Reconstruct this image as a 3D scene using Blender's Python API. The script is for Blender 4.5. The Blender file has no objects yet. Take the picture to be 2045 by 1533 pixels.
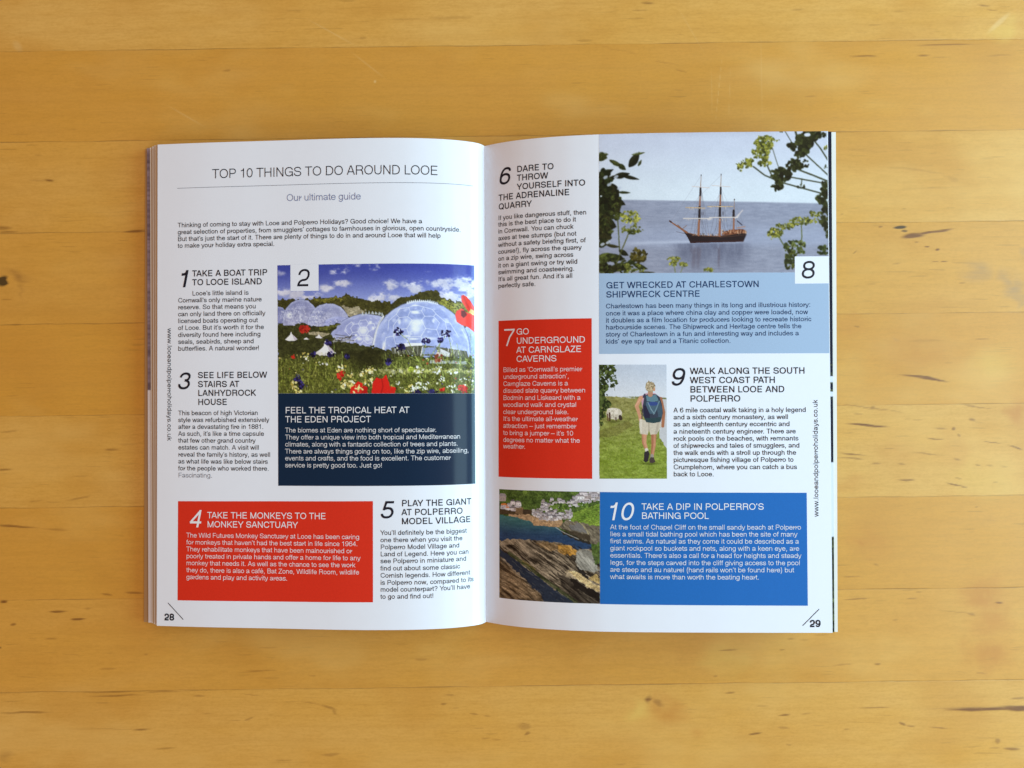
import bpy, math, random
import numpy as np

# ------------------------------------------------------------------ camera, light, exposure
scene = bpy.context.scene
COL = scene.collection
R = math.radians

cam = bpy.data.cameras.new('camera')
cam.sensor_width = 36.0
cam.lens = 36.0 * 1713.0 / 2045.0
cam.clip_start = 0.01
cam.clip_end = 50.0
cam_ob = bpy.data.objects.new('camera', cam)
COL.objects.link(cam_ob)
cam_ob.location = (0.0, 0.0, 0.3812)
cam_ob.rotation_euler = (0.014, 0.0, 0.0)
scene.camera = cam_ob

world = bpy.data.worlds.new('World')
scene.world = world
world.use_nodes = True
wt = world.node_tree
bg = wt.nodes['Background']
bg.inputs['Strength'].default_value = 0.82
# the room: warm walls all round, dimmer straight overhead where the photographer leans in
wco = wt.nodes.new('ShaderNodeTexCoord')
wsp = wt.nodes.new('ShaderNodeSeparateXYZ')
wt.links.new(wco.outputs['Generated'], wsp.inputs[0])
wrp = wt.nodes.new('ShaderNodeMapRange')
wrp.interpolation_type = 'SMOOTHSTEP'
wrp.inputs[1].default_value, wrp.inputs[2].default_value = 0.62, 0.92
wrp.inputs[3].default_value, wrp.inputs[4].default_value = 1.0, 0.42
wtl = wt.nodes.new('ShaderNodeVectorMath')                        # dim zone tilted left, shaped to leave sheen on the right
wtl.operation = 'DOT_PRODUCT'
wt.links.new(wco.outputs['Generated'], wtl.inputs[0])
wtl.inputs[1].default_value = (-0.40, 0.0, 0.92)
wt.links.new(wtl.outputs['Value'], wrp.inputs[0])
wlr = wt.nodes.new('ShaderNodeMapRange')                        # amber wall away from the window, paler wall beside it
wlr.inputs[1].default_value, wlr.inputs[2].default_value = -0.75, 0.15
wt.links.new(wsp.outputs[0], wlr.inputs[0])
wmx = wt.nodes.new('ShaderNodeMix')
wmx.data_type = 'RGBA'
wmx.inputs[6].default_value = (0.66, 0.29, 0.13, 1.0)
wmx.inputs[7].default_value = (1.10, 0.90, 0.76, 1.0)
wt.links.new(wlr.outputs[0], wmx.inputs[0])
wml = wt.nodes.new('ShaderNodeVectorMath')
wml.operation = 'SCALE'
wt.links.new(wmx.outputs[2], wml.inputs[0])
wt.links.new(wrp.outputs[0], wml.inputs['Scale'])
wt.links.new(wml.outputs[0], bg.inputs['Color'])


def area(name, loc, target, sx, sy, power, col):
    l = bpy.data.lights.new(name, 'AREA')
    l.shape = 'RECTANGLE'
    l.size, l.size_y = sx, sy
    l.energy = power
    l.color = col
    o = bpy.data.objects.new(name, l)
    COL.objects.link(o)
    o.location = loc
    d = [t - a for a, t in zip(loc, target)]
    ln = math.sqrt(sum(v * v for v in d))
    o.rotation_euler = (math.acos(-d[2] / ln), 0.0, math.atan2(d[1], d[0]) - math.pi / 2)
    return o


area('window_light', (0.80, 0.04, 0.36), (0.05, 0.0, 0.0), 0.90, 0.36, 11.5, (0.40, 0.78, 1.0))
area('added_sheen_light', (0.74, 0.0, 0.95), (0.20, 0.0, 0.0), 0.80, 0.36, 3.4, (0.58, 0.90, 1.0))  # unseen lamp added for sheen on the right of the table

vs = scene.view_settings
vs.view_transform = 'Standard'
vs.look = 'None'
vs.exposure = 0.0
vs.gamma = 1.0
vs.use_curve_mapping = False
scene.render.engine = 'CYCLES'
scene.cycles.use_denoising = True
scene.cycles.denoiser = 'OPENIMAGEDENOISE'
scene.cycles.denoising_input_passes = 'RGB_ALBEDO_NORMAL'
scene.cycles.denoising_prefilter = 'ACCURATE'
scene.cycles.use_adaptive_sampling = False
scene.cycles.max_bounces = 6
scene.cycles.sample_clamp_indirect = 1.5
scene.cycles.caustics_reflective = False
scene.cycles.caustics_refractive = False
scene.render.filter_size = 1.25

# ------------------------------------------------------------------ data
# page profiles: (x, z) in millimetres from the fold, pages lie along x
PROF_L = [(-143.14, 6.86), (-134.86, 7.92), (-123.47, 9.2), (-107.88, 10.6), (-91.48, 11.95), (-79.1, 13.1), (-70.31, 13.9), (-57.27, 14.85), (-46.51, 15.25), (-37.97, 15.28), (-30.53, 14.97), (-23.13, 14.15), (-16.78, 12.99), (-11.51, 11.42), (-7.28, 9.66), (-4.1, 7.8), (-1.56, 5.5), (-0.01, 2.7)]
PROF_R = [(0.0, 2.7), (3.47, 5.2), (7.67, 7.75), (11.16, 9.6), (15.26, 11.4), (19.76, 13.0), (24.65, 14.5), (30.36, 15.9), (35.83, 17.05), (41.91, 18.03), (48.39, 18.9), (55.52, 19.52), (61.58, 19.97), (74.32, 20.6), (86.87, 21.03), (96.48, 21.32), (107.76, 21.56), (118.4, 21.79), (132.79, 22.06), (144.9, 22.26)]
# printed matter: (u, y) in millimetres on the sheet, u from the fold, y from mid-height
TEXT = [
    ('L', 'title', None, [(-122.31, 89.31, 'TOP 10 THINGS TO DO AROUND LOOE')], 5.6, 0.9507, 68, 'ink', 0),
    ('L', 'subtitle', 'pale grey-blue line of small lettering under the title rule', [(-89.09, 78.64, 'Our ultimate guide')], 4.15, 0.9638, 66, 'slate', 0),
    ('L', 'paragraph', None, [(-137.94, 68.32, 'Thinking of coming to stay with Looe and Polperro Holidays? Good choice! We have a'), (-137.94, 65.29, 'great selection of properties, from smugglers’ cottages to farmhouses in glorious, open countryside.'), (-137.93, 62.29, 'But that’s just the start of it. There are plenty of things to do in and around Looe that will help'), (-137.93, 59.34, 'to make your holiday extra special.')], 2.82, 1.0042, 88, 'ink', 0),
    ('L', 'numeral', None, [(-138.25, 42.13, '1')], 10.4, 1.0, 106, 'ink', 0.2),
    ('L', 'heading', None, [(-131.35, 46.74, 'TAKE A BOAT TRIP'), (-131.34, 42.88, 'TO LOOE ISLAND')], 3.76, 1.0083, 112, 'ink', 0),
    ('L', 'paragraph', None, [(-131.27, 38.45, 'Looe’s little island is'), (-137.73, 35.48, 'Cornwall’s only marine nature'), (-137.73, 32.49, 'reserve. So that means you'), (-137.72, 29.5, 'can only land there on officially'), (-137.72, 26.51, 'licensed boats operating out'), (-137.71, 23.51, 'of Looe. But it’s worth it for the'), (-137.71, 20.46, 'diversity found here including'), (-137.71, 17.45, 'seals, seabirds, sheep and'), (-137.7, 14.48, 'butterflies. A natural wonder!')], 2.82, 1.0184, 88, 'ink', 0),
    ('L', 'numeral', None, [(-138.18, -2.32, '3')], 10.3, 1.0, 94, 'ink', 0.2),
    ('L', 'heading', None, [(-128.68, 2.5, 'SEE LIFE BELOW'), (-128.67, -1.41, 'STAIRS AT'), (-128.67, -5.23, 'LANHYDROCK'), (-128.66, -9.14, 'HOUSE')], 3.76, 0.9991, 112, 'ink', 0),
    ('L', 'paragraph', None, [(-137.59, -13.54, 'This beacon of high Victorian'), (-137.59, -16.54, 'style was refurbished extensively'), (-137.58, -19.5, 'after a devastating fire in 1881.'), (-137.58, -22.5, 'As such, it’s like a time capsule'), (-137.58, -25.46, 'that few other grand country'), (-137.57, -28.46, 'estates can match. A visit will'), (-137.57, -31.52, 'reveal the family’s history, as well'), (-137.56, -34.52, 'as what life was like below stairs'), (-137.56, -37.48, 'for the people who worked there.')], 2.82, 0.9908, 88, 'ink', 0),
    ('L', 'paragraph', 'single closing word in thinner grey lettering', [(-137.55, -40.54, 'Fascinating.')], 2.82, 1.0216, 66, 'greyink', 0),
    ('L', 'heading', None, [(-89.77, -12.82, 'FEEL THE TROPICAL HEAT AT'), (-89.77, -16.71, 'THE EDEN PROJECT')], 3.76, 0.9973, 88, 'white', 0),
    ('L', 'paragraph', None, [(-89.77, -21.01, 'The biomes at Eden are nothing short of spectacular.'), (-89.77, -24.02, 'They offer a unique view into both tropical and Mediterranean'), (-89.77, -27.05, 'climates, along with a fantastic collection of trees and plants.'), (-89.78, -30.06, 'There are always things going on too, like the zip wire, abseiling,'), (-89.78, -33.02, 'events and crafts, and the food is excellent. The customer'), (-89.78, -36.0, 'service is pretty good too. Just go!')], 2.82, 0.9885, 66, 'white', 0),
    ('L', 'numeral', None, [(-84.84, 41.74, '2')], 10.4, 1.0, 88, 'ink', 0.12),
    ('L', 'numeral', None, [(-132.95, -62.05, '4')], 10.4, 1.0, 88, 'white', 0.2),
    ('L', 'heading', None, [(-124.43, -58.06, 'TAKE THE MONKEYS TO THE'), (-124.43, -61.97, 'MONKEY SANCTUARY')], 3.76, 0.9987, 88, 'white', 0),
    ('L', 'paragraph', None, [(-133.83, -66.46, 'The Wild Futures Monkey Sanctuary at Looe has been caring'), (-133.83, -69.44, 'for monkeys that haven’t had the best start in life since 1964.'), (-133.82, -72.45, 'They rehabilitate monkeys that have been malnourished or'), (-133.82, -75.44, 'poorly treated in private hands and offer a home for life to any'), (-133.82, -78.42, 'monkey that needs it. As well as the chance to see the work'), (-133.81, -81.47, 'they do, there is also a café, Bat Zone, Wildlife Room, wildlife'), (-133.81, -84.46, 'gardens and play and activity areas.')], 2.82, 0.9991, 67, 'white', 0),
    ('L', 'numeral', None, [(-48.62, -57.7, '5')], 10.3, 1.0, 94, 'ink', 0.16),
    ('L', 'heading', None, [(-39.41, -52.55, 'PLAY THE GIANT'), (-39.42, -56.38, 'AT POLPERRO'), (-39.43, -60.21, 'MODEL VILLAGE')], 3.76, 1.0021, 112, 'ink', 0),
    ('L', 'paragraph', None, [(-48.38, -64.69, 'You’ll definitely be the biggest'), (-48.39, -67.76, 'one there when you visit the'), (-48.39, -70.77, 'Polperro Model Village and'), (-48.4, -73.75, 'Land of Legend. Here you can'), (-48.4, -76.68, 'see Polperro in miniature and'), (-48.41, -79.78, 'find out about some classic'), (-48.42, -82.8, 'Cornish legends. How different'), (-48.42, -85.83, 'is Polperro now, compared to its'), (-48.43, -88.76, 'model counterpart? You’ll have'), (-48.43, -91.77, 'to go and find out!')], 2.82, 1.0034, 88, 'ink', 0),
    ('L', 'page_number', None, [(-143.92, -102.56, '28')], 4.23, 1.0015, 142, 'ink', 0),
    ('R', 'numeral', None, [(7.29, 86.48, '6')], 10.4, 1.0, 94, 'ink', 0.18),
    ('R', 'heading', None, [(16.43, 91.1, 'DARE TO'), (16.41, 87.32, 'THROW'), (16.39, 83.43, 'YOURSELF INTO'), (7.41, 79.62, 'THE ADRENALINE'), (7.4, 75.73, 'QUARRY')], 3.76, 0.9953, 112, 'ink', 0),
    ('R', 'paragraph', None, [(7.22, 71.14, 'If you like dangerous stuff, then'), (7.21, 68.24, 'this is the best place to do it'), (7.19, 65.23, 'in Cornwall. You can chuck'), (7.18, 62.22, 'axes at tree stumps (but not'), (7.17, 59.3, 'without a safety briefing first, of'), (7.15, 56.29, 'course!), fly across the quarry'), (7.14, 53.29, 'on a zip wire, swing across'), (7.13, 50.28, 'it on a giant swing or try wild'), (7.11, 47.34, 'swimming and coasteering.'), (7.1, 44.34, 'It’s all great fun. And it’s all'), (7.09, 41.37, 'perfectly safe.')], 2.82, 1.0129, 93, 'ink', 0),
    ('R', 'numeral', None, [(9.01, 15.93, '7')], 10.3, 1.0, 67, 'white', 0.1),
    ('R', 'heading', None, [(15.88, 20.69, 'GO'), (15.86, 16.75, 'UNDERGROUND'), (15.84, 12.76, 'AT CARNGLAZE'), (15.82, 8.91, 'CAVERNS')], 3.76, 1.0056, 88, 'white', 0),
    ('R', 'paragraph', None, [(9.46, 4.64, 'Billed as ‘Cornwall’s premier'), (9.45, 1.65, 'underground attraction’,'), (9.43, -1.4, 'Carnglaze Caverns is a'), (9.42, -4.38, 'disused slate quarry between'), (9.41, -7.48, 'Bodmin and Liskeard with a'), (9.39, -10.48, 'woodland walk and crystal'), (9.38, -13.58, 'clear underground lake.'), (9.36, -16.56, 'It’s the ultimate all-weather'), (9.35, -19.61, 'attraction – just remember'), (9.34, -22.66, 'to bring a jumper – it’s 10'), (9.32, -25.68, 'degrees no matter what the'), (9.31, -28.49, 'weather.')], 2.82, 0.9971, 66, 'white', 0),
    ('R', 'numeral', None, [(136.37, 42.94, '8')], 10.4, 1.0, 88, 'ink', 0.1),
    ('R', 'heading', None, [(54.92, 39.51, 'GET WRECKED AT CHARLESTOWN'), (54.9, 35.63, 'SHIPWRECK CENTRE')], 3.76, 1.0058, 110, 'navyink', 0),
    ('R', 'paragraph', None, [(54.77, 31.05, 'Charlestown has been many things in its long and illustrious history:'), (54.75, 28.02, 'once it was a place where china clay and copper were loaded, now'), (54.73, 25.04, 'it doubles as a film location for producers looking to recreate historic'), (54.72, 22.11, 'harbourside scenes. The Shipwreck and Heritage centre tells the'), (54.7, 19.13, 'story of Charlestown in a fun and interesting way and includes a'), (54.68, 16.14, 'kids’ eye spy trail and a Titanic collection.')], 2.82, 1.0118, 93, 'navyink', 0),
    ('R', 'numeral', None, [(81.54, -1.77, '9')], 10.4, 1.0, 94, 'ink', 0.18),
    ('R', 'heading', None, [(89.78, 3.09, 'WALK ALONG THE SOUTH'), (89.75, -0.76, 'WEST COAST PATH'), (89.72, -4.65, 'BETWEEN LOOE AND'), (89.7, -8.49, 'POLPERRO')], 3.76, 1.0162, 110, 'ink', 0),
    ('R', 'paragraph', None, [(82.83, -12.97, 'A 6 mile coastal walk taking in a holy legend'), (82.81, -15.91, 'and a sixth century monastery, as well'), (82.79, -18.87, 'as an eighteenth century eccentric and'), (82.77, -21.92, 'a nineteenth century engineer. There are'), (82.75, -24.88, 'rock pools on the beaches, with remnants'), (82.73, -27.84, 'of shipwrecks and tales of smugglers, and'), (82.71, -30.83, 'the walk ends with a stroll up through the'), (82.69, -33.79, 'picturesque fishing village of Polperro to'), (82.67, -36.83, 'Crumplehorn, where you can catch a bus'), (82.65, -39.79, 'back to Looe.')], 2.82, 1.0017, 93, 'ink', 0),
    ('R', 'numeral', None, [(54.1, -58.21, '10')], 10.4, 0.9952, 88, 'white', 0.2),
    ('R', 'heading', None, [(69.15, -53.77, 'TAKE A DIP IN POLPERRO’S'), (69.12, -57.57, 'BATHING POOL')], 3.76, 1.0131, 88, 'white', 0),
    ('R', 'paragraph', None, [(56.05, -62.03, 'At the foot of Chapel Cliff on the small sandy beach at Polperro'), (56.03, -64.95, 'lies a small tidal bathing pool which has been the site of many'), (56.01, -67.91, 'first swims. As natural as they come it could be described as a'), (56.0, -70.88, 'giant rockpool so buckets and nets, along with a keen eye, are'), (55.98, -73.88, 'essentials. There’s also a call for a head for heights and steady'), (55.96, -76.89, 'legs, for the steps carved into the cliff giving access to the pool'), (55.95, -79.85, 'are steep and au naturel (hand rails won’t be found here) but'), (55.93, -82.85, 'what awaits is more than worth the beating heart.')], 2.82, 1.0112, 67, 'white', 0),
    ('R', 'page_number', None, [(138.73, -102.64, '29')], 4.23, 1.0113, 142, 'ink', 0),
]
PANELS = [
    ('L', 'text_panel', 'dark navy panel under the domes photograph', [(-92.91, -4.28), (-7.07, -4.62), (-7.05, -43.77), (-92.84, -43.9)], 'navy'),
    ('L', 'text_panel', 'orange-red panel at the foot of page 28', [(-137.63, -50.81), (-51.54, -50.29), (-51.58, -93.24), (-137.8, -93.74)], 'red'),
    ('L', 'number_box', 'small white square behind the numeral 2', [(-87.39, 51.2), (-74.96, 51.19), (-74.93, 39.72), (-87.35, 39.8)], 'paper'),
    ('R', 'text_panel', 'orange-red upright panel beside the fold', [(7.18, 27.08), (48.82, 27.0), (48.69, -40.87), (6.87, -40.95)], 'red'),
    ('R', 'text_panel', 'pale blue panel under the ship photograph', [(51.98, 45.88), (148.0, 45.53), (148.0, 11.63), (51.84, 11.85)], 'paleblue'),
    ('R', 'number_box', 'small white square behind the numeral 8', [(133.95, 52.3), (148.0, 52.31), (148.0, 40.88), (133.89, 40.85)], 'paper'),
    ('R', 'text_panel', 'strong blue panel at the foot of page 29', [(51.86, -46.39), (138.06, -46.71), (138.11, -93.76), (51.68, -93.47)], 'blue'),
]
PHOTOS = [
    ('L', 'photograph', 'eden', [(-93.17, 50.98), (-7.28, 51.13), (-7.07, -4.57), (-92.91, -4.24)]),
    ('R', 'photograph', 'ship', [(52.27, 105.15), (148.0, 105.03), (148.0, 45.53), (51.98, 45.88)]),
    ('R', 'photograph', 'walk', [(51.77, 7.32), (80.01, 7.14), (79.93, -40.73), (51.68, -40.79)]),
    ('R', 'photograph', 'rock', [(7.23, -46.29), (51.79, -46.33), (51.64, -93.34), (7.06, -93.49)]),
]
RULES = [
    ('L', 'rule_line', [(-138.19, 85.46), (-7.6, 85.86)], 0.16, 'greyink'),
    ('L', 'slash_line', [(-142.15, -94.95), (-135.13, -101.99)], 0.3, 'ink'),
    ('R', 'slash_line', [(142.81, -95.13), (135.87, -102.06)], 0.3, 'ink'),
]
URLS = [
    ('L', [(-142.53, 24.39), (-142.45, -24.66)], -1),
    ('R', [(142.89, -56.74), (143.08, -7.83)], 1),
]
# loose sheets under the two open pages: side, height at the outer edge, x of the edge at head and foot, print (tan: painted shade)
LEAVES = [
    ('L', 0.6, -151.2, -151.42, 'cover'),
    ('L', 1.5, -150.1, -149.07, 'bleed'),
    ('L', 2.4, -148.41, -147.23, 'plain'),
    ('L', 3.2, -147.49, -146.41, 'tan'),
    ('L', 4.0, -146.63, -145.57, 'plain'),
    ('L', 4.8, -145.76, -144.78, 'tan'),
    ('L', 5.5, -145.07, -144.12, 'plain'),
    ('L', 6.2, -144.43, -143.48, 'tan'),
    ('R', 21.6, 146.61, 145.91, 'navy'),
    ('R', 20.9, 148.73, 147.55, 'plain'),
]
# knots, flecks and stains of the boards: x, y, half length, half width (mm), turn (deg), strength, kind
MARKS = [
    (-125.8, 146.9, 1.78, 0.49, 7.28, 0.4, 'd'),(-65.0, 160.7, 2.23, 0.67, 0, 0.3, 'd'),(61.9, 174.9, 3.34, 0.56, 0, 0.6, 'd'),
    (59.4, 171.8, 3.78, 0.45, 0, 0.4, 'd'),(130.4, 171.1, 3.56, 0.45, 0, 0.4, 'd'),(213.3, 171.9, 2.89, 0.56, -6.72, 0.6, 'd'),
    (217.7, 169.8, 2.23, 0.45, -12.72, 0.4, 'd'),(158.9, 149.7, 5.56, 0.49, 0, 0.75, 'd'),(186.0, 149.9, 4.45, 0.49, 0, 0.6, 'd'),
    (219.5, 149.5, 6.23, 0.36, 0, 0.4, 'd'),(196.1, 154.7, 14.69, 0.45, 0.28, 0.7, 'd'),(77.8, 144.5, 2.45, 0.45, -15.72, 0.4, 'd'),
    (70.7, 148.0, 5.79, 0.33, -10.72, 0.3, 'd'),(135.7, 132.1, 3.12, 0.45, 0, 0.3, 'd'),(-44.3, 169.0, 8.9, 0.67, 1.28, 0.18, 'd'),
    (-25.3, 169.5, 10.01, 0.89, 0, 0.2, 'd'),(50.6, 153.9, 13.35, 0.45, -12.72, 0.12, 'd'),(-226.2, 53.8, 2.89, 2.45, -20.72, 1.3, 'k'),
    (-205.2, 98.7, 2.0, 0.89, -5.72, 0.8, 'd'),(-208.1, 98.8, 6.68, 0.67, 0, 0.25, 'd'),(-226.1, 77.7, 4.9, 1.11, 0, 0.6, 'd'),
    (-166.9, 75.6, 6.01, 0.67, 1.28, 0.8, 'd'),(-223.2, 75.7, 5.34, 0.58, 0, 0.7, 'd'),(-218.4, 56.8, 9.35, 3.12, -25.72, 0.5, 's'),
    (-216.6, 50.8, 2.23, 8.9, 3.2800000000000002, 0.22, 's'),(-225.1, 45.7, 2.67, 0.45, 0, 0.4, 'd'),(-220.7, 34.8, 3.12, 0.36, 0, 0.4, 'd'),
    (-178.3, -21.9, 3.56, 0.49, 0, 0.6, 'd'),(-169.8, -19.5, 5.79, 0.45, 0, 0.25, 'd'),(-226.5, -29.7, 4.01, 0.67, 2.2800000000000002, 0.6, 'd'),
    (-224.2, -12.8, 4.01, 0.56, 5.28, 0.35, 'd'),(-192.2, -42.8, 5.79, 0.49, 8.28, 0.4, 'd'),(-211.0, -44.1, 3.56, 0.45, 7.28, 0.3, 'd'),
    (-221.1, -55.0, 10.24, 0.62, -3.7199999999999998, 0.75, 'd'),(-203.3, -56.6, 6.68, 0.45, -4.72, 0.35, 'd'),(-168.4, -84.7, 4.45, 0.58, -4.72, 0.6, 'd'),
    (-180.9, -85.4, 3.12, 0.58, -5.72, 0.6, 'd'),(-202.4, -93.1, 4.01, 0.58, 0, 0.95, 'd'),(-192.5, -96.3, 3.78, 0.58, 0, 0.95, 'd'),
    (-221.7, -98.2, 2.0, 0.67, 0, 0.7, 'd'),(-227.0, -88.2, 1.78, 0.76, -5.72, 1.0, 'd'),(-189.1, -91.7, 2.0, 0.45, -3.7199999999999998, 0.4, 'd'),
    (-150.9, -19.8, 1.78, 0.45, 0, 0.5, 'd'),(-205.4, -104.8, 3.34, 0.62, 0, 0.4, 'd'),(-228.0, -108.5, 0.89, 0.67, 0, 0.8, 'd'),
    (-180.4, -118.1, 4.45, 0.45, 0, 0.35, 'd'),(-163.3, -112.4, 1.34, 0.45, 0, 0.35, 'd'),(-113.9, -120.1, 7.12, 0.36, 0, 0.45, 'd'),
    (-177.1, -128.7, 13.8, 0.45, 0.28, 0.5, 'd'),(-176.0, -130.3, 13.35, 0.45, 0.28, 0.6, 'd'),(-155.0, -129.0, 8.9, 0.45, 0, 0.5, 'd'),
    (-139.5, -131.0, 3.12, 0.49, 0, 0.4, 'd'),(-116.3, -130.6, 4.45, 0.45, -8.72, 0.3, 'd'),(-217.0, -137.1, 13.35, 0.49, 0.28, 0.6, 'd'),
    (-223.7, -132.3, 4.9, 0.45, 0, 0.3, 'd'),(-82.9, -137.0, 5.34, 0.58, -14.72, 0.5, 'd'),(-79.4, -138.8, 2.23, 0.89, -50.72, 0.35, 'd'),
    (-90.8, -134.7, 4.45, 0.4, -14.72, 0.3, 'd'),(-165.1, -145.2, 4.45, 0.49, 0, 0.65, 'd'),(-181.7, -145.0, 17.8, 0.27, 0, 0.25, 'd'),
    (-155.2, -153.7, 5.34, 0.38, 1.28, 0.5, 'd'),(-103.2, -159.6, 4.45, 0.45, 0, 0.4, 'd'),(-82.2, -157.5, 5.34, 0.67, 4.28, 0.4, 'd'),
    (-28.8, -131.9, 2.67, 0.45, -4.72, 0.5, 'd'),(-31.1, -135.7, 1.78, 0.53, 0, 0.5, 'd'),(-26.2, -137.5, 2.67, 0.33, -8.72, 0.35, 'd'),
    (-17.8, -140.2, 2.23, 0.45, -6.72, 0.45, 'd'),(-12.3, -141.2, 1.78, 0.45, -8.72, 0.4, 'd'),(-13.5, -151.3, 2.67, 0.49, 2.2800000000000002, 0.4, 'd'),
    (-9.1, -152.0, 1.78, 0.45, -5.72, 0.3, 'd'),(-90.7, -122.6, 1.78, 0.45, 0, 0.3, 'd'),(-223.8, -156.3, 4.01, 3.56, 19.28, 0.35, 's'),
    (-117.4, -141.2, 2.67, 0.45, 19.28, 0.4, 'd'),(-123.0, -141.8, 3.56, 0.36, 0, 0.3, 'd'),(-137.4, -138.7, 3.12, 0.33, 0, 0.25, 'd'),
    (-41.5, -115.7, 3.12, 0.53, 0, 0.3, 'd'),(-109.4, -109.8, 4.45, 0.45, 0, 0.25, 'd'),(94.9, -113.7, 4.45, 0.45, 1.28, 0.6, 'd'),
    (117.5, -113.7, 1.78, 0.45, 0, 0.55, 'd'),(88.0, -125.0, 1.34, 0.45, 0, 0.5, 'd'),(95.0, -132.2, 3.12, 0.45, 2.2800000000000002, 0.65, 'd'),
    (108.8, -138.5, 3.12, 0.4, 0, 0.35, 'd'),(118.1, -142.8, 3.56, 0.53, 2.2800000000000002, 0.8, 'd'),(128.7, -142.1, 3.12, 0.31, 3.2800000000000002, 0.4, 'd'),
    (105.8, -150.6, 3.12, 0.67, 11.28, 0.85, 'd'),(118.6, -147.9, 2.67, 0.67, 0, 0.4, 'd'),(59.7, -135.5, 2.23, 1.78, -20.72, 0.85, 's'),
    (59.3, -135.0, 1.34, 0.89, 0, 0.6, 'd'),(63.5, -136.4, 3.56, 1.34, -28.72, 0.45, 'd'),(211.3, -140.5, 33.38, 0.58, 0.28, 0.5, 'd'),
    (207.5, -141.1, 20.03, 1.0, 0.28, 1.1, 'd'),(222.4, -140.8, 8.9, 1.34, 0.28, 1.1, 'd'),(221.4, -136.6, 4.45, 0.56, 2.2800000000000002, 0.6, 'd'),
    (158.2, -139.8, 7.57, 0.45, 0, 0.6, 'd'),(170.9, -147.0, 1.78, 0.76, -20.72, 0.7, 'd'),(174.6, -147.9, 2.45, 0.45, -4.72, 0.6, 'd'),
    (186.6, -149.0, 4.9, 0.45, -4.72, 0.55, 'd'),(212.1, -155.2, 1.34, 1.34, -40.72, 0.55, 'd'),(219.1, -158.4, 4.01, 0.67, 0, 0.7, 'd'),
    (212.1, -158.1, 2.67, 0.45, 0, 0.4, 'd'),(160.5, -120.9, 2.0, 0.45, 2.2800000000000002, 0.6, 'd'),(145.3, -120.9, 4.9, 0.36, 3.2800000000000002, 0.35, 'd'),
    (145.9, -148.9, 1.78, 0.45, 0, 0.35, 'd'),(206.1, -125.0, 2.67, 0.36, -4.72, 0.4, 'd'),(3.8, -146.4, 3.12, 2.0, 0, 0.35, 'd'),
    (4.2, -149.3, 2.23, 0.45, 17.28, 0.6, 'd'),(4.7, -145.1, 2.23, 0.36, -10.72, 0.4, 'd'),(45.6, -163.0, 2.67, 0.45, 0, 0.3, 'd'),
    (120.3, -155.6, 1.34, 0.45, 0, 0.4, 'd'),(122.2, -109.1, 2.23, 0.45, 2.2800000000000002, 0.4, 'd'),(127.7, -109.7, 2.23, 0.45, 0, 0.35, 'd'),
    (135.5, -107.6, 4.01, 0.4, 2.2800000000000002, 0.35, 'd'),(174.6, 73.0, 2.89, 0.76, 3.2800000000000002, 1.4, 'k'),
    (175.7, 71.1, 1.56, 0.45, 0, 1.0, 'k'),(166.4, 73.4, 1.11, 0.36, 0, 0.8, 'd'),(180.6, 69.3, 6.01, 1.47, 4.28, 1.25, 'd'),
    (189.5, 70.7, 9.35, 0.76, 6.28, 1.1, 'd'),(185.4, 64.0, 1.22, 0.45, 0, 1.0, 'd'),(190.1, 62.7, 1.34, 0.62, 0, 1.0, 'd'),
    (194.2, 57.5, 2.0, 0.4, 0, 0.9, 'd'),(189.7, 57.7, 2.0, 0.31, 0, 0.6, 'd'),(172.3, 56.8, 1.56, 0.36, 0, 0.4, 'd'),
    (181.2, 66.1, 0.89, 0.36, 0, 0.6, 'd'),(153.5, 62.2, 0.45, 0.67, 0, 0.5, 'd'),(147.3, 79.3, 1.11, 0.36, 0, 0.4, 'd'),
    (175.2, 81.1, 0.89, 0.45, 0, 0.3, 'd'),(160.6, 48.2, 3.12, 0.31, 0, 0.3, 'd'),(200.7, 47.7, 2.0, 0.4, 0, 0.4, 'd'),
    (181.6, 98.3, 15.58, 0.53, -7.72, 0.2, 'd'),(197.2, 94.1, 4.45, 0.89, -20.72, 0.2, 'd'),(188.1, 90.2, 15.58, 0.45, 2.2800000000000002, 0.15, 'd'),
    (217.5, 103.7, 4.45, 0.45, 0, 0.25, 'd'),(157.2, 107.6, 6.68, 0.45, 0.28, 0.15, 'd'),(207.9, 53.2, 7.57, 7.57, -10.72, 0.6, 'g'),
    (225.2, 45.2, 7.57, 7.57, 0, 0.85, 'g'),(219.7, 48.6, 6.68, 4.45, -20.72, 0.6, 'g'),(226.2, 40.7, 3.56, 6.68, 0, 0.6, 'g'),
    (227.7, 61.5, 3.12, 1.78, 0, 0.4, 'g'),(172.3, 21.8, 2.23, 1.56, -20.72, 0.3, 'g'),(182.7, 6.0, 10.24, 0.62, -6.72, 1.1, 'd'),
    (189.8, 4.6, 5.79, 0.58, -8.72, 1.0, 'd'),(158.3, -15.1, 10.01, 0.67, -4.72, 1.25, 'd'),(150.3, -28.2, 8.01, 0.42, -4.72, 0.8, 'd'),
    (150.2, -29.7, 8.01, 0.38, -3.7199999999999998, 0.5, 'd'),(174.9, -39.7, 4.01, 0.42, -2.7199999999999998, 0.8, 'd'),
    (196.0, -41.7, 4.45, 0.47, -10.72, 0.85, 'd'),(200.0, -42.9, 2.0, 0.45, -10.72, 0.7, 'd'),(184.1, -28.0, 7.57, 0.45, -6.72, 0.5, 'd'),
    (187.3, -21.2, 4.01, 0.4, -4.72, 0.7, 'd'),(196.3, -17.1, 1.34, 0.8, -15.72, 0.7, 'd'),(203.7, -13.1, 1.56, 0.58, 0, 0.6, 'd'),
    (199.1, -20.0, 0.89, 0.89, -30.72, 0.5, 'd'),(213.1, -23.5, 4.01, 0.38, -8.72, 0.7, 'd'),(223.2, -25.8, 3.56, 0.53, -16.72, 0.8, 'd'),
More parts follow.
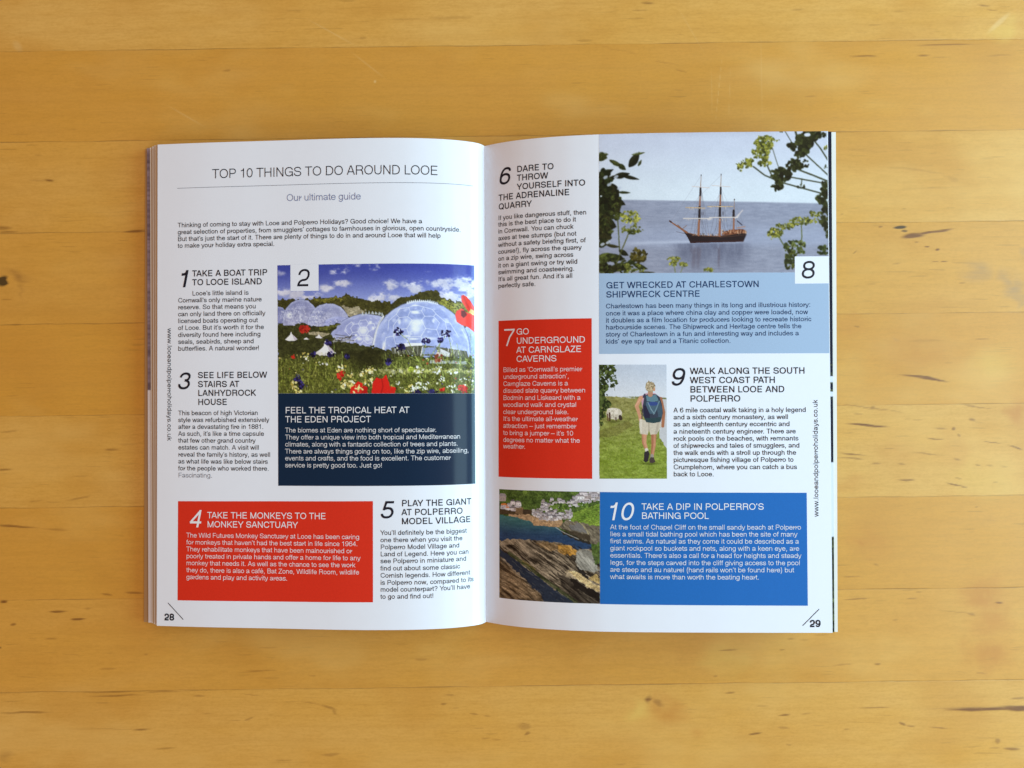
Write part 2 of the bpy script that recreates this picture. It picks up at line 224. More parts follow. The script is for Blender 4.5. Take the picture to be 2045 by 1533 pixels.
    (206.4, -33.2, 1.34, 0.53, -10.72, 0.6, 'd'),(206.3, -7.2, 8.01, 0.38, -10.72, 0.6, 'd'),(160.7, -7.3, 0.89, 0.67, 0, 0.6, 'd'),
    (155.1, -6.7, 13.35, 0.31, -6.72, 0.45, 'd'),(153.7, -9.6, 2.67, 0.36, -2.7199999999999998, 0.4, 'd'),(164.0, -8.2, 11.13, 0.29, -6.72, 0.4, 'd'),
    (179.5, -12.4, 5.79, 0.33, -5.72, 0.35, 'd'),(189.8, -16.7, 3.12, 0.45, -5.72, 0.5, 'd'),(197.3, -30.6, 2.0, 0.36, -12.72, 0.5, 'd'),
    (161.3, -32.2, 3.12, 0.36, 0, 0.5, 'd'),(172.4, -32.4, 1.56, 0.4, -4.72, 0.6, 'd'),(211.7, -33.5, 2.0, 0.36, -2.7199999999999998, 0.5, 'd'),
    (218.0, -34.0, 2.23, 0.31, -3.7199999999999998, 0.4, 'd'),(214.5, -40.8, 1.34, 0.31, -10.72, 0.5, 'd'),(167.7, -25.4, 3.12, 0.36, 0, 0.35, 'd'),
    (197.4, -39.1, 1.78, 0.31, -8.72, 0.5, 'd'),(151.7, -81.7, 2.67, 0.36, 0, 0.3, 'd'),(160.9, -76.9, 1.11, 0.45, 0, 0.4, 'd'),
    (149.5, -81.8, 2.89, 0.31, 0, 0.5, 'd'),(151.8, -91.7, 5.79, 0.4, 1.28, 0.6, 'd'),(155.1, -91.7, 1.78, 0.45, 3.2800000000000002, 0.5, 'd'),
    (175.7, -91.9, 2.67, 0.4, 0, 0.55, 'd'),(178.4, -89.3, 1.34, 0.36, 0, 0.4, 'd'),(214.7, -94.0, 2.0, 0.49, -2.7199999999999998, 0.8, 'd'),
    (201.1, -99.5, 2.67, 0.53, -10.72, 0.5, 'd'),(196.7, -98.4, 8.9, 0.33, -6.72, 0.3, 'd'),(205.4, -52.0, 0.89, 0.45, 0, 0.5, 'd'),
    (167.8, -101.6, 1.78, 0.36, 0, 0.4, 'd'),(153.8, 28.9, 1.34, 0.4, -4.72, 0.5, 'd'),(210.2, 22.8, 4.01, 0.38, -5.72, 0.5, 'd'),
    (184.6, 22.3, 8.9, 0.67, 1.28, 0.2, 'd'),(194.9, 12.6, 2.23, 0.36, 0, 0.3, 'd'),(154.5, -66.2, 3.12, 3.56, 0, 0.8, 'o'),
    (157.3, -65.8, 13.35, 10.24, -25.72, 0.45, 'o'),(207.9, -91.2, 13.8, 10.24, 0, 0.75, 'o'),(209.9, -102.3, 11.13, 8.9, 0, 0.6, 'o'),
    (209.6, -116.7, 14.69, 9.79, 0, 0.7, 'o'),(226.2, -10.3, 7.57, 7.57, 0, 0.85, 'o'),(180.1, 17.9, 33.38, 13.35, 0, 0.35, 'o'),
    (170.3, -27.6, 15.58, 8.9, 0, 0.3, 'o'),(195.9, -26.8, 8.9, 13.35, 0, 0.25, 'o'),(66.3, -140.2, 9.79, 8.9, -10.72, 0.6, 'o'),
    (81.2, -150.1, 4.45, 2.67, 0, 0.4, 'o'),(149.1, 29.4, 13.35, 6.68, 0, 0.3, 'o'),(150.1, -39.6, 13.35, 4.9, 0, 0.3, 'o'),
    (53.0, -139.6, 8.9, 5.34, 24.28, 0.7, 'p'),(93.7, -117.4, 13.35, 8.9, 0, 0.45, 'p'),(214.5, 13.0, 13.35, 8.9, 0, 0.35, 'p'),
    (207.8, -40.3, 20.03, 11.13, -10.72, 0.3, 'p'),(223.1, 160.7, 8.9, 5.79, 39.28, 0.6, 'p'),(-59.4, 141.2, 0.67, 0.78, 0, 0.9, 'w'),
    (-78.4, 163.4, 13.35, 0.16, -29.72, 0.5, 'w'),(-62.4, 148.6, 10.24, 0.16, -38.72, 0.4, 'w'),(-143.8, 126.7, 10.24, 0.2, -30.72, 0.45, 'w'),
    (94.0, 135.3, 0.18, 17.8, -6.72, 0.35, 'w'),(98.8, 133.0, 0.18, 13.35, -2.7199999999999998, 0.25, 'w'),(90.8, 134.2, 0.18, 13.35, 0, 0.25, 'w'),
    (113.3, 141.8, 0.18, 20.03, 0, 0.22, 'w'),(82.1, 162.5, 0.2, 13.35, 29.28, 0.35, 'w'),(219.8, 164.1, 7.12, 1.34, 41.28, 0.6, 'w'),
    (-219.0, 159.1, 3.12, 2.0, -50.72, 0.35, 'w'),]


# ------------------------------------------------------------------ helpers


def lin(c):
    return tuple((v / 12.92 if v <= 0.04045 else ((v + 0.055) / 1.055) ** 2.4) for v in (x / 255.0 for x in c))


def link(name, mesh, mat, parent=None, label=None):
    o = bpy.data.objects.new(name, mesh)
    COL.objects.link(o)
    if mat:
        mesh.materials.append(mat)
    if parent:
        o.parent = parent
    if label:
        o['label'] = label
    return o


def mesh_from(name, verts, faces, smooth=True):
    me = bpy.data.meshes.new(name)
    me.from_pydata([tuple(map(float, v)) for v in verts], [], faces)
    if smooth:
        me.polygons.foreach_set('use_smooth', [True] * len(me.polygons))
    me.update()
    return me


def grid_mesh(name, V, smooth=True):
    """V: array (rows, cols, 3) -> quad grid (fast)."""
    r, c = V.shape[:2]
    idx = np.arange(r * c).reshape(r, c)
    q = np.stack([idx[:-1, :-1], idx[1:, :-1], idx[1:, 1:], idx[:-1, 1:]], -1).reshape(-1, 4)
    me = bpy.data.meshes.new(name)
    me.vertices.add(r * c)
    me.vertices.foreach_set('co', V.reshape(-1).astype(np.float32))
    me.loops.add(q.size)
    me.loops.foreach_set('vertex_index', q.reshape(-1).astype(np.int32))
    me.polygons.add(len(q))
    me.polygons.foreach_set('loop_start', np.arange(0, q.size, 4, dtype=np.int32))
    me.polygons.foreach_set('use_smooth', np.full(len(q), smooth))
    me.update(calc_edges=True)
    return me


class NT:
    """small shorthand for building node trees"""

    def __init__(self, mat):
        self.t = mat.node_tree
        self.n = self.t.nodes
        self.l = self.t.links

    def add(self, kind, **kw):
        nd = self.n.new(kind)
        for k, v in kw.items():
            setattr(nd, k, v)
        return nd

    def put(self, sock, val):
        if isinstance(val, bpy.types.NodeSocket):
            self.l.new(val, sock)
        else:
            sock.default_value = val

    def math(self, op, a, b=None, c=None):
        nd = self.add('ShaderNodeMath', operation=op)
        self.put(nd.inputs[0], a)
        if b is not None:
            self.put(nd.inputs[1], b)
        if c is not None:
            self.put(nd.inputs[2], c)
        return nd.outputs[0]

    def mix(self, f, a, b, mode='MIX'):
        nd = self.add('ShaderNodeMix', data_type='RGBA', blend_type=mode)
        self.put(nd.inputs[0], f)
        self.put(nd.inputs[6], a)
        self.put(nd.inputs[7], b)
        return nd.outputs[2]

    def noise(self, vec, scale, detail=2.0, rough=0.5, out=0):
        nd = self.add('ShaderNodeTexNoise')
        self.put(nd.inputs['Vector'], vec)
        nd.inputs['Scale'].default_value = scale
        nd.inputs['Detail'].default_value = detail
        nd.inputs['Roughness'].default_value = rough
        return nd.outputs[out]

    def mapping(self, vec, loc=(0, 0, 0), rot=(0, 0, 0), sc=(1, 1, 1), kind='POINT'):
        nd = self.add('ShaderNodeMapping', vector_type=kind)
        self.put(nd.inputs['Vector'], vec)
        nd.inputs['Location'].default_value = loc
        nd.inputs['Rotation'].default_value = rot
        nd.inputs['Scale'].default_value = sc
        return nd.outputs[0]

    def ramp(self, f, a, b, lo=0.0, hi=1.0, smooth=True):
        nd = self.add('ShaderNodeMapRange')
        nd.interpolation_type = 'SMOOTHSTEP' if smooth else 'LINEAR'
        self.put(nd.inputs[0], f)
        nd.inputs[1].default_value = a
        nd.inputs[2].default_value = b
        nd.inputs[3].default_value = lo
        nd.inputs[4].default_value = hi
        return nd.outputs[0]


def new_mat(name):
    m = bpy.data.materials.new(name)
    m.use_nodes = True
    return m, NT(m), m.node_tree.nodes['Principled BSDF']


# ------------------------------------------------------------------ materials
SEAM0, STAVE, WOOD_ANG = 0.15674, 0.04072, 0.72463


def wood_material():
    m, T, bsdf = new_mat('birch_boards')
    co = T.add('ShaderNodeTexCoord').outputs['Object']
    sp = T.add('ShaderNodeSeparateXYZ')
    T.put(sp.inputs[0], co)
    x, y = sp.outputs[0], sp.outputs[1]
    # boards
    wob = T.math('MULTIPLY', T.math('SUBTRACT', T.noise(co, 45.0, 2.0), 0.5), 0.0006)
    v = T.math('DIVIDE', T.math('SUBTRACT', SEAM0, T.math('ADD', y, wob)), STAVE)
    k = T.math('FLOOR', v)
    fr = T.math('FRACT', v)
    edge = T.math('MULTIPLY', T.math('MINIMUM', fr, T.math('SUBTRACT', 1.0, fr)), STAVE)
    cr = T.add('ShaderNodeValToRGB')
    cr.color_ramp.interpolation = 'CONSTANT'
    tones = [0.5, 0.80, 0.38, 0.62, 0.46, 0.30, 0.70, 0.34, 0.44, 0.66, 0.5]       # board by board, from the far edge
    els = cr.color_ramp.elements
    while len(els) < len(tones):
        els.new(0.5)
    for i, tn in enumerate(tones):
        els[i].position = i / len(tones)
        els[i].color = (tn, tn, tn, 1)
    T.put(cr.inputs[0], T.math('DIVIDE', T.math('ADD', k, 2.5), len(tones)))
    tone = cr.outputs[0]
    # every board gets its own stretch of grain
    cx = T.add('ShaderNodeCombineXYZ')
    T.put(cx.inputs[0], T.math('ADD', x, T.math('MULTIPLY', k, 0.37)))
    T.put(cx.inputs[1], y)
    T.put(cx.inputs[2], T.math('MULTIPLY', k, 0.731))
    bc = cx.outputs[0]
    broad = T.noise(T.mapping(bc, sc=(14, 42, 1)), 1.0, 3.0, 0.55)
    figure = T.noise(T.mapping(bc, sc=(26, 34, 1)), 1.0, 2.0, 0.5)
    fine = T.noise(T.mapping(bc, sc=(150, 1100, 1)), 1.0, 3.0, 0.6)
    wv = T.add('ShaderNodeTexWave', wave_type='BANDS', bands_direction='Y')
    T.put(wv.inputs['Vector'], T.mapping(bc, sc=(1.6, 30, 1)))
    wv.inputs['Scale'].default_value = 1.6
    wv.inputs['Distortion'].default_value = 9.0
    wv.inputs['Detail'].default_value = 2.0
    wv.inputs['Detail Scale'].default_value = 0.7
    rings = wv.outputs[0]
    tick = T.noise(T.mapping(bc, sc=(85, 1050, 3)), 1.0, 0.0, 0.5)
    tick = T.math('MULTIPLY', T.ramp(tick, 0.71, 0.80), T.ramp(broad, 0.45, 0.62))
    light, deep, tan = (0.72, 0.420, 0.110, 1), (0.555, 0.212, 0.006, 1), (0.625, 0.292, 0.036, 1)
    base = T.mix(tone, deep, light)
    base = T.mix(T.ramp(broad, 0.30, 0.72, 0.0, 0.55), base, tan)
    base = T.mix(T.ramp(figure, 0.46, 0.72, 0.0, 0.45), base, (0.54, 0.235, 0.03, 1))
    base = T.mix(T.ramp(rings, 0.62, 1.0, 0.0, 0.10), base, (0.44, 0.20, 0.028, 1))
    base = T.mix(T.ramp(fine, 0.35, 0.75, 0.0, 0.30), base, (0.47, 0.225, 0.03, 1))
    pore = T.noise(T.mapping(bc, sc=(620, 1250, 1)), 1.0, 2.0, 0.65)
    base = T.mix(T.ramp(pore, 0.40, 0.72, 0.0, 0.22), base, (0.45, 0.20, 0.026, 1))
    base = T.mix(T.math('MULTIPLY', tick, 0.26), base, (0.24, 0.11, 0.02, 1))
    cloud = T.noise(T.mapping(bc, sc=(11, 22, 1)), 1.0, 3.0, 0.6)
    base = T.mix(T.ramp(cloud, 0.50, 0.74, 0.0, 0.40), base, (0.72, 0.43, 0.12, 1))
    # knots, flecks, stains
    acc = {}
    for layer, kinds in (('marks_dark', 'dks'), ('marks_tint', 'opg')):
        va = T.add('ShaderNodeVertexColor', layer_name=layer)
        sc_ = T.add('ShaderNodeSeparateColor')
        T.put(sc_.inputs[0], va.outputs[0])
        for ch, kd in enumerate(kinds):
            acc[kd] = sc_.outputs[ch]
    wa = T.add('ShaderNodeAttribute', attribute_name='scratch')
    acc['w'] = wa.outputs['Fac']
    streak = T.noise(T.mapping(co, sc=(60, 900, 1)), 1.0, 3.0, 0.65)
    blot = T.ramp(T.noise(co, 130.0, 3.0, 0.6), 0.30, 0.62)
    base = T.mix(T.math('MULTIPLY', acc['o'], T.ramp(blot, 0, 1, 0.65, 1.0)), base, (0.50, 0.19, 0.025, 1))
    base = T.mix(T.math('MULTIPLY', acc['p'], 0.7), base, (0.70, 0.46, 0.10, 1))
    base = T.mix(T.math('MULTIPLY', acc['g'], T.ramp(streak, 0.3, 0.7, 0.5, 0.85)), base, (0.33, 0.19, 0.085, 1))
    base = T.mix(T.math('MULTIPLY', acc['s'], T.ramp(streak, 0.25, 0.6, 0.55, 1.0)), base, (0.23, 0.095, 0.02, 1))
    dk = T.math('MULTIPLY', T.math('MINIMUM', acc['d'], 1.0), T.ramp(streak, 0.22, 0.5, 0.55, 0.92))
    base = T.mix(dk, base, (0.16, 0.052, 0.008, 1))
    base = T.mix(T.math('MINIMUM', acc['k'], 0.95), base, (0.055, 0.030, 0.008, 1))
    base = T.mix(T.math('MULTIPLY', acc['w'], 0.55), base, (0.78, 0.55, 0.24, 1))
    # glue lines between the boards, broken up along their length
    brk = T.ramp(T.noise(T.mapping(bc, sc=(38, 60, 1)), 1.0, 3.0, 0.65), 0.38, 0.66, 0.12, 0.95)
    seam = T.math('MULTIPLY', T.ramp(edge, 0.00042, 0.0001), brk)
    base = T.mix(T.math('MULTIPLY', seam, 0.52), base, (0.14, 0.065, 0.016, 1))
    T.put(bsdf.inputs['Base Color'], base)
    T.put(bsdf.inputs['Roughness'], T.ramp(T.noise(T.mapping(co, sc=(30, 90, 1)), 1.0, 4.0), 0.3, 0.7, 0.34, 0.46))
    bsdf.inputs['IOR'].default_value = 1.5
    bsdf.inputs['Specular IOR Level'].default_value = 0.42
    hgt = T.math('ADD', T.math('MULTIPLY', fine, 0.25), T.math('ADD', T.math('MULTIPLY', dk, -0.9), T.math('MULTIPLY', seam, -2.0)))
    bp = T.add('ShaderNodeBump')
    bp.inputs['Strength'].default_value = 0.35
    bp.inputs['Distance'].default_value = 0.00012
    T.put(bp.inputs['Height'], hgt)
    T.put(bsdf.inputs['Normal'], bp.outputs[0])
    return m


def paper_material(name, colour=None, attr=False, rough=0.15, grain=0.0):
    m, T, bsdf = new_mat(name)
    geo = T.add('ShaderNodeNewGeometry').outputs['Position']
    if attr:
        a = T.add('ShaderNodeVertexColor', layer_name='ink')
        base = a.outputs[0]
    else:
        base = (*colour, 1)
        g = T.ramp(T.noise(geo, 1400.0, 2.0, 0.7), 0.3, 0.7, 0.0, grain) if grain else T.ramp(T.noise(geo, 260.0, 2.0), 0.3, 0.7, 0.0, 0.03)
        base = T.mix(g, base, tuple(v * 0.72 for v in colour) + (1,))
    T.put(bsdf.inputs['Base Color'], base)
    bsdf.inputs['Roughness'].default_value = rough
    bsdf.inputs['IOR'].default_value = 1.5
    bsdf.inputs['Specular IOR Level'].default_value = 0.26
    bp = T.add('ShaderNodeBump')
    bp.inputs['Strength'].default_value = 0.5
    bp.inputs['Distance'].default_value = 0.0010
    T.put(bp.inputs['Height'], T.noise(T.mapping(geo, sc=(16, 11, 16)), 1.0, 2.0, 0.45))
    T.put(bsdf.inputs['Normal'], bp.outputs[0])
    return m


MAT = {
    'wood': wood_material(),
    'paper': paper_material('glossy_paper', (0.79, 0.81, 0.88)),
    'ink': paper_material('black_ink', (0.012, 0.012, 0.022), rough=0.3),
    'navyink': paper_material('navy_ink', (0.012, 0.045, 0.13), rough=0.3),
    'greyink': paper_material('grey_ink', (0.16, 0.16, 0.20), rough=0.3),
    'slate': paper_material('slate_ink', (0.17, 0.20, 0.36), rough=0.3),
    'white': paper_material('unprinted_white', (0.80, 0.79, 0.82)),
    'navy': paper_material('navy_ink_area', (0.004, 0.020, 0.050), grain=0.35),
    'red': paper_material('orange_red_ink_area', (0.70, 0.032, 0.013), grain=0.22),
    'blue': paper_material('strong_blue_ink_area', (0.014, 0.140, 0.46), grain=0.22),
    'paleblue': paper_material('pale_blue_ink_area', (0.36, 0.475, 0.64), grain=0.10),
    'print': paper_material('printed_photograph', attr=True),
    'cover': paper_material('cover_card', (0.42, 0.24, 0.11), rough=0.35),
    'shade_edge': paper_material('shade_tinted_sheet', (0.50, 0.33, 0.20), rough=0.45),  # shade between the fanned sheets, put into the paper colour
    'edge': paper_material('sheet_paper', (0.78, 0.74, 0.68), rough=0.45),
}

# ------------------------------------------------------------------ table
tw, td, th = 0.9, 0.55, 0.032
gx = np.r_[-tw, -tw, -tw + 0.004, np.linspace(-0.236, 0.236, 1120), tw - 0.004, tw, tw]
gy = np.r_[-td, -td, -td + 0.004, np.linspace(-0.182, 0.186, 880), td - 0.004, td, td]
GX, GY = np.meshgrid(gx, gy)
GZ = np.zeros_like(GX)
for q, zq in ((0, -th), (1, -0.004), (-1, -th), (-2, -0.004)):
    GZ[:, q] = np.minimum(GZ[:, q], zq)
    GZ[q, :] = np.minimum(GZ[q, :], zq)
table = link('tabletop', grid_mesh('tabletop', np.stack([GX, GY, GZ], -1), smooth=False), MAT['wood'])


def blurred_noise(w, h, cw, ch, rng):
    g = rng.random((int(h / ch) + 3, int(w / cw) + 3))
    yy, xx = np.arange(h) / ch, np.arange(w) / cw
    i, j = yy.astype(int), xx.astype(int)
    a, b = (yy - i)[:, None], (xx - j)[None, :]
    return ((g[i][:, j] * (1 - b) + g[i][:, j + 1] * b) * (1 - a) + (g[i + 1][:, j] * (1 - b) + g[i + 1][:, j + 1] * b) * a)


wr = np.random.default_rng(21)
hh, ww = GX.shape
wx = GX * 1000 + (blurred_noise(ww, hh, 14, 4, wr) - 0.5) * 3.0
wy = GY * 1000 + (blurred_noise(ww, hh, 16, 3, wr) - 0.5) * 0.7 + (blurred_noise(ww, hh, 40, 12, wr) - 0.5) * 0.6
bx_ = wx + (blurred_noise(ww, hh, 12, 9, wr) - 0.5) * 6
by_ = wy + (blurred_noise(ww, hh, 12, 9, wr) - 0.5) * 5
MK = {k: np.zeros_like(GX) for k in 'dksopgw'}
for (mx, my, hl, hw, an, st, kind) in MARKS:
    soft = kind in 'sgop'
    X_, Y_ = (bx_, by_) if soft else (wx, wy)
    if kind == 'w':
        X_, Y_ = GX * 1000, GY * 1000
    ca, sa = math.cos(R(an)), math.sin(R(an))
    hw = max(hw, 0.30)
    e = 1.5 * max(hl, hw) + 4
    i0, i1 = np.searchsorted(gy * 1000, (my - e, my + e))
    j0, j1 = np.searchsorted(gx * 1000, (mx - e, mx + e))
    sl = (slice(i0, i1), slice(j0, j1))
    dx, dy = X_[sl] - mx, Y_[sl] - my
    d = np.hypot((dx * ca + dy * sa) / hl, (-dx * sa + dy * ca) / hw)
    t = np.clip((1.2 - d) / (1.2 if soft else 0.85), 0, 1)
    MK[kind][sl] = np.maximum(MK[kind][sl], st * t * t * (3 - 2 * t))
for layer, kinds in (('marks_dark', 'dks'), ('marks_tint', 'opg')):
    at_ = table.data.color_attributes.new(layer, 'FLOAT_COLOR', 'POINT')
    at_.data.foreach_set('color', np.stack([MK[k] for k in kinds] + [np.ones_like(GX)], -1).astype(np.float32).reshape(-1))
at_ = table.data.attributes.new('scratch', 'FLOAT', 'POINT')
at_.data.foreach_set('value', MK['w'].astype(np.float32).reshape(-1))
table.rotation_euler = (0, 0, R(WOOD_ANG))
table['kind'] = 'structure'
table['label'] = 'golden birch tabletop of glued boards with dark flecks and knots under the open magazine'

# ------------------------------------------------------------------ magazine
root = bpy.data.objects.new('open_magazine', None)
COL.objects.link(root)
root.location = (-0.01170, 0.00572, 0.0)
root.rotation_euler = (0, 0, 0.0041)
root['label'] = 'glossy white travel magazine lying open at pages 28 and 29 on the wooden table'
root['category'] = 'magazine'
HALF = 105.0


def hermite(pts, xi):
    p = np.array(pts, float)
    x, y = p[:, 0], p[:, 1]
    h = np.diff(x)
    d = np.diff(y) / h
    mm = np.empty_like(x)
    mm[0], mm[-1] = d[0], d[-1]
    mm[1:-1] = (d[:-1] * h[1:] + d[1:] * h[:-1]) / (h[1:] + h[:-1])
    i = np.clip(np.searchsorted(x, xi) - 1, 0, len(h) - 1)
    t = (xi - x[i]) / h[i]
    return ((2 * t ** 3 - 3 * t * t + 1) * y[i] + (t ** 3 - 2 * t * t + t) * h[i] * mm[i]
            + (-2 * t ** 3 + 3 * t * t) * y[i + 1] + (t ** 3 - t * t) * h[i] * mm[i + 1])


class Page:
    def __init__(self, pts, left):
        x = np.linspace(pts[0][0], pts[-1][0], 1500)
        z = hermite(pts, x)
        u = np.r_[0, np.cumsum(np.hypot(np.diff(x), np.diff(z)))]
        if left:
            u = u - u[-1]
        self.x, self.z, self.u = x, z, u
        tx, tz = np.gradient(x, u), np.gradient(z, u)
        self.nx, self.nz = -tz, tx
        self.lo, self.hi = u[0], u[-1]

    def at(self, u, y, lift=0.0):
        """point of the sheet in metres (magazine space), raised by lift millimetres along its normal"""
        u = np.asarray(u, float)
        x = np.interp(u, self.u, self.x) + lift * np.interp(u, self.u, self.nx)
        z = np.interp(u, self.u, self.z) + lift * np.interp(u, self.u, self.nz)
        y = np.broadcast_to(np.asarray(y, float), x.shape)
        return np.stack([x, y, z], -1) / 1000.0


PAGE = {'L': Page(PROF_L, True), 'R': Page(PROF_R, False)}


def sheet(name, top, bottom, mat, parent, label=None, rows=2):
    """closed thin sheet: top and bottom are (cols,3) curves at y=-HALF..HALF given as callables of y"""
    ys = np.linspace(-HALF, HALF, rows)
    T = np.stack([top(y) for y in ys])
    B = np.stack([bottom(y) for y in ys])
    r, c = T.shape[:2]
    V = np.concatenate([T.reshape(-1, 3), B.reshape(-1, 3)])
    nT = r * c
    f = []
    for i in range(r - 1):
        for j in range(c - 1):
            a = i * c + j
            f.append((a, a + 1, a + 1 + c, a + c))
            f.append((nT + a, nT + a + c, nT + a + 1 + c, nT + a + 1))
    ns = len(f)
    rim = list(V)
    loop = [j for j in range(c)] + [i * c + c - 1 for i in range(1, r)] + [(r - 1) * c + j for j in range(c - 2, -1, -1)] + [i * c for i in range(r - 2, 0, -1)]
    base = len(rim)
    for a in loop:
        rim.append(V[a])
        rim.append(V[nT + a])
    for q in range(len(loop)):
        a, b = base + 2 * q, base + 2 * ((q + 1) % len(loop))
        f.append((a, a + 1, b + 1, b))
    me = mesh_from(name, rim, f, smooth=False)
    me.polygons.foreach_set('use_smooth', [i < ns for i in range(len(me.polygons))])
    return link(name, me, mat, parent, label)


pages = {}
for side, no in (('L', 28), ('R', 29)):
    P = PAGE[side]
    us = np.unique(np.r_[np.linspace(P.lo, P.hi, 150), np.linspace(-25, 0, 60) if side == 'L' else np.linspace(0, 25, 60)])
    us = us[(us >= P.lo) & (us <= P.hi)]
    pages[side] = sheet('page', lambda y: P.at(us, y), lambda y: P.at(us, y, -0.09), MAT['paper'], root,
                        'open page numbered %d with the %s' % (no, 'headline and the domes photograph' if side == 'L' else 'ship photograph'))

# loose sheets below the two open pages
rng = np.random.default_rng(5)


def leaf(side, zedge, xtop, xbot, kind, name='leaf', label=None):
    P = PAGE[side]
    ref_z = P.z[0] if side == 'L' else P.z[-1]
    frac = (zedge - 0.3) / (ref_z - 0.3)
    w = np.linspace(0, 1, 90) ** 1.5

    def curve(y, off):
        s = (y + HALF) / (2 * HALF)
        xe = xbot + (xtop - xbot) * s
        xs = xe * w
        xo = P.x[::-1] if side == 'L' else P.x
        zo = P.z[::-1] if side == 'L' else P.z
        zt = np.interp(np.abs(xs), np.abs(xo), zo)
        z = 0.3 + frac * (zt - 0.3) + off
        return np.stack([xs, np.full_like(xs, y), z], -1) / 1000.0
    mat = {'cover': MAT['cover'], 'plain': MAT['edge'], 'tan': MAT['shade_edge'], 'bleed': MAT['print'], 'navy': MAT['print']}[kind]
    rows = 420 if kind in ('bleed', 'navy') else 2
    o = sheet(name, lambda y: curve(y, 0.0), lambda y: curve(y, -0.12 if kind != 'cover' else -0.22), mat, root, label, rows)
    if rows > 2:
        me = o.data
        co = np.empty(len(me.vertices) * 3, np.float32)
        me.vertices.foreach_get('co', co)
        y = co.reshape(-1, 3)[:, 1] * 1000
        t = (HALF - y) / (2 * HALF)                       # 0 at the head, 1 at the foot
        nz = np.interp(t, np.linspace(0, 1, 260), rng.random(260))
        nz2 = np.interp(t, np.linspace(0, 1, 60), rng.random(60))
        if kind == 'bleed':
            c1, c2, c3 = np.array(lin((96, 78, 88))), np.array(lin((166, 148, 160))), np.array(lin((225, 220, 222)))
            col = c1 + (c2 - c1) * (0.65 * nz + 0.35 * nz2)[:, None]
            col = np.where((t > 0.512)[:, None], c3, col)
        else:
            dark, grn, pale = np.array(lin((12, 24, 44))), np.array(lin((96, 104, 60))), np.array(lin((214, 220, 232)))
            col = np.repeat(dark[None], len(t), 0)
            mixd = (t > 0.463) & (t < 0.545)
            col = np.where(mixd[:, None], dark + (grn - dark) * (nz > 0.55)[:, None] * nz2[:, None], col)
            col = np.where((((t > 0.49) & (t < 0.502)) | ((t > 0.522) & (t < 0.531)))[:, None], pale, col)
            col = np.where(((t > 0.662) & (t < 0.81))[:, None], pale, col)
            low = t >= 0.81
            g2 = np.array(lin((20, 30, 26)))
            col = np.where(low[:, None], g2 + (np.array(lin((120, 130, 84))) - g2) * (nz * nz * nz2 * 1.5)[:, None], col)
        att = me.color_attributes.new('ink', 'FLOAT_COLOR', 'POINT')
        att.data.foreach_set('color', np.c_[col, np.ones(len(col))].astype(np.float32).reshape(-1))
    return o


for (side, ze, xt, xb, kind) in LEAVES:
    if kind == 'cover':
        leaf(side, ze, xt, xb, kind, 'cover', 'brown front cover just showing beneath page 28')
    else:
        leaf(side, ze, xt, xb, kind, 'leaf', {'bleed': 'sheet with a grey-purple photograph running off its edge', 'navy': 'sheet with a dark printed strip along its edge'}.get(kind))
for i in range(16):                                        # the unread thickness under page 29
    z = 20.2 - i * 1.22
    e = 146.2 - 0.25 * i + rng.uniform(-0.4, 0.4)
    leaf('R', z, e, e - 0.6, 'plain')
leaf('R', 0.55, 142.0, 141.6, 'cover', 'cover', 'back cover under the thick half of the magazine')

# ------------------------------------------------------------------ printed areas, rules


def bil(q, a, b):
    """q = corners TL,TR,BR,BL in (u,y); a across 0..1, b down 0..1"""
    q = np.array(q, float)
    return (q[0][None, :] * ((1 - a) * (1 - b))[:, None] + q[1][None, :] * (a * (1 - b))[:, None]
            + q[2][None, :] * (a * b)[:, None] + q[3][None, :] * ((1 - a) * b)[:, None])


def clipq(side, q):
    P = PAGE[side]
    return [(min(max(u, P.lo), P.hi - 0.0 if abs(u) < 147.9 else P.hi), min(max(y, -HALF), HALF)) for u, y in q]


def patch(name, side, q, mat, nx, ny, lift, label=None):
    a, b = np.meshgrid(np.linspace(0, 1, nx), np.linspace(0, 1, ny))
    uv = bil(clipq(side, q), a.ravel(), b.ravel())
    V = PAGE[side].at(uv[:, 0], uv[:, 1], lift).reshape(ny, nx, 3)
    me = grid_mesh(name, V)
    return link(name, me, mat, pages[side], label)


for (side, name, label, q, key) in PANELS:
    patch(name, side, q, MAT[key], 120, 2, 0.05 if name == 'number_box' else 0.025, label)

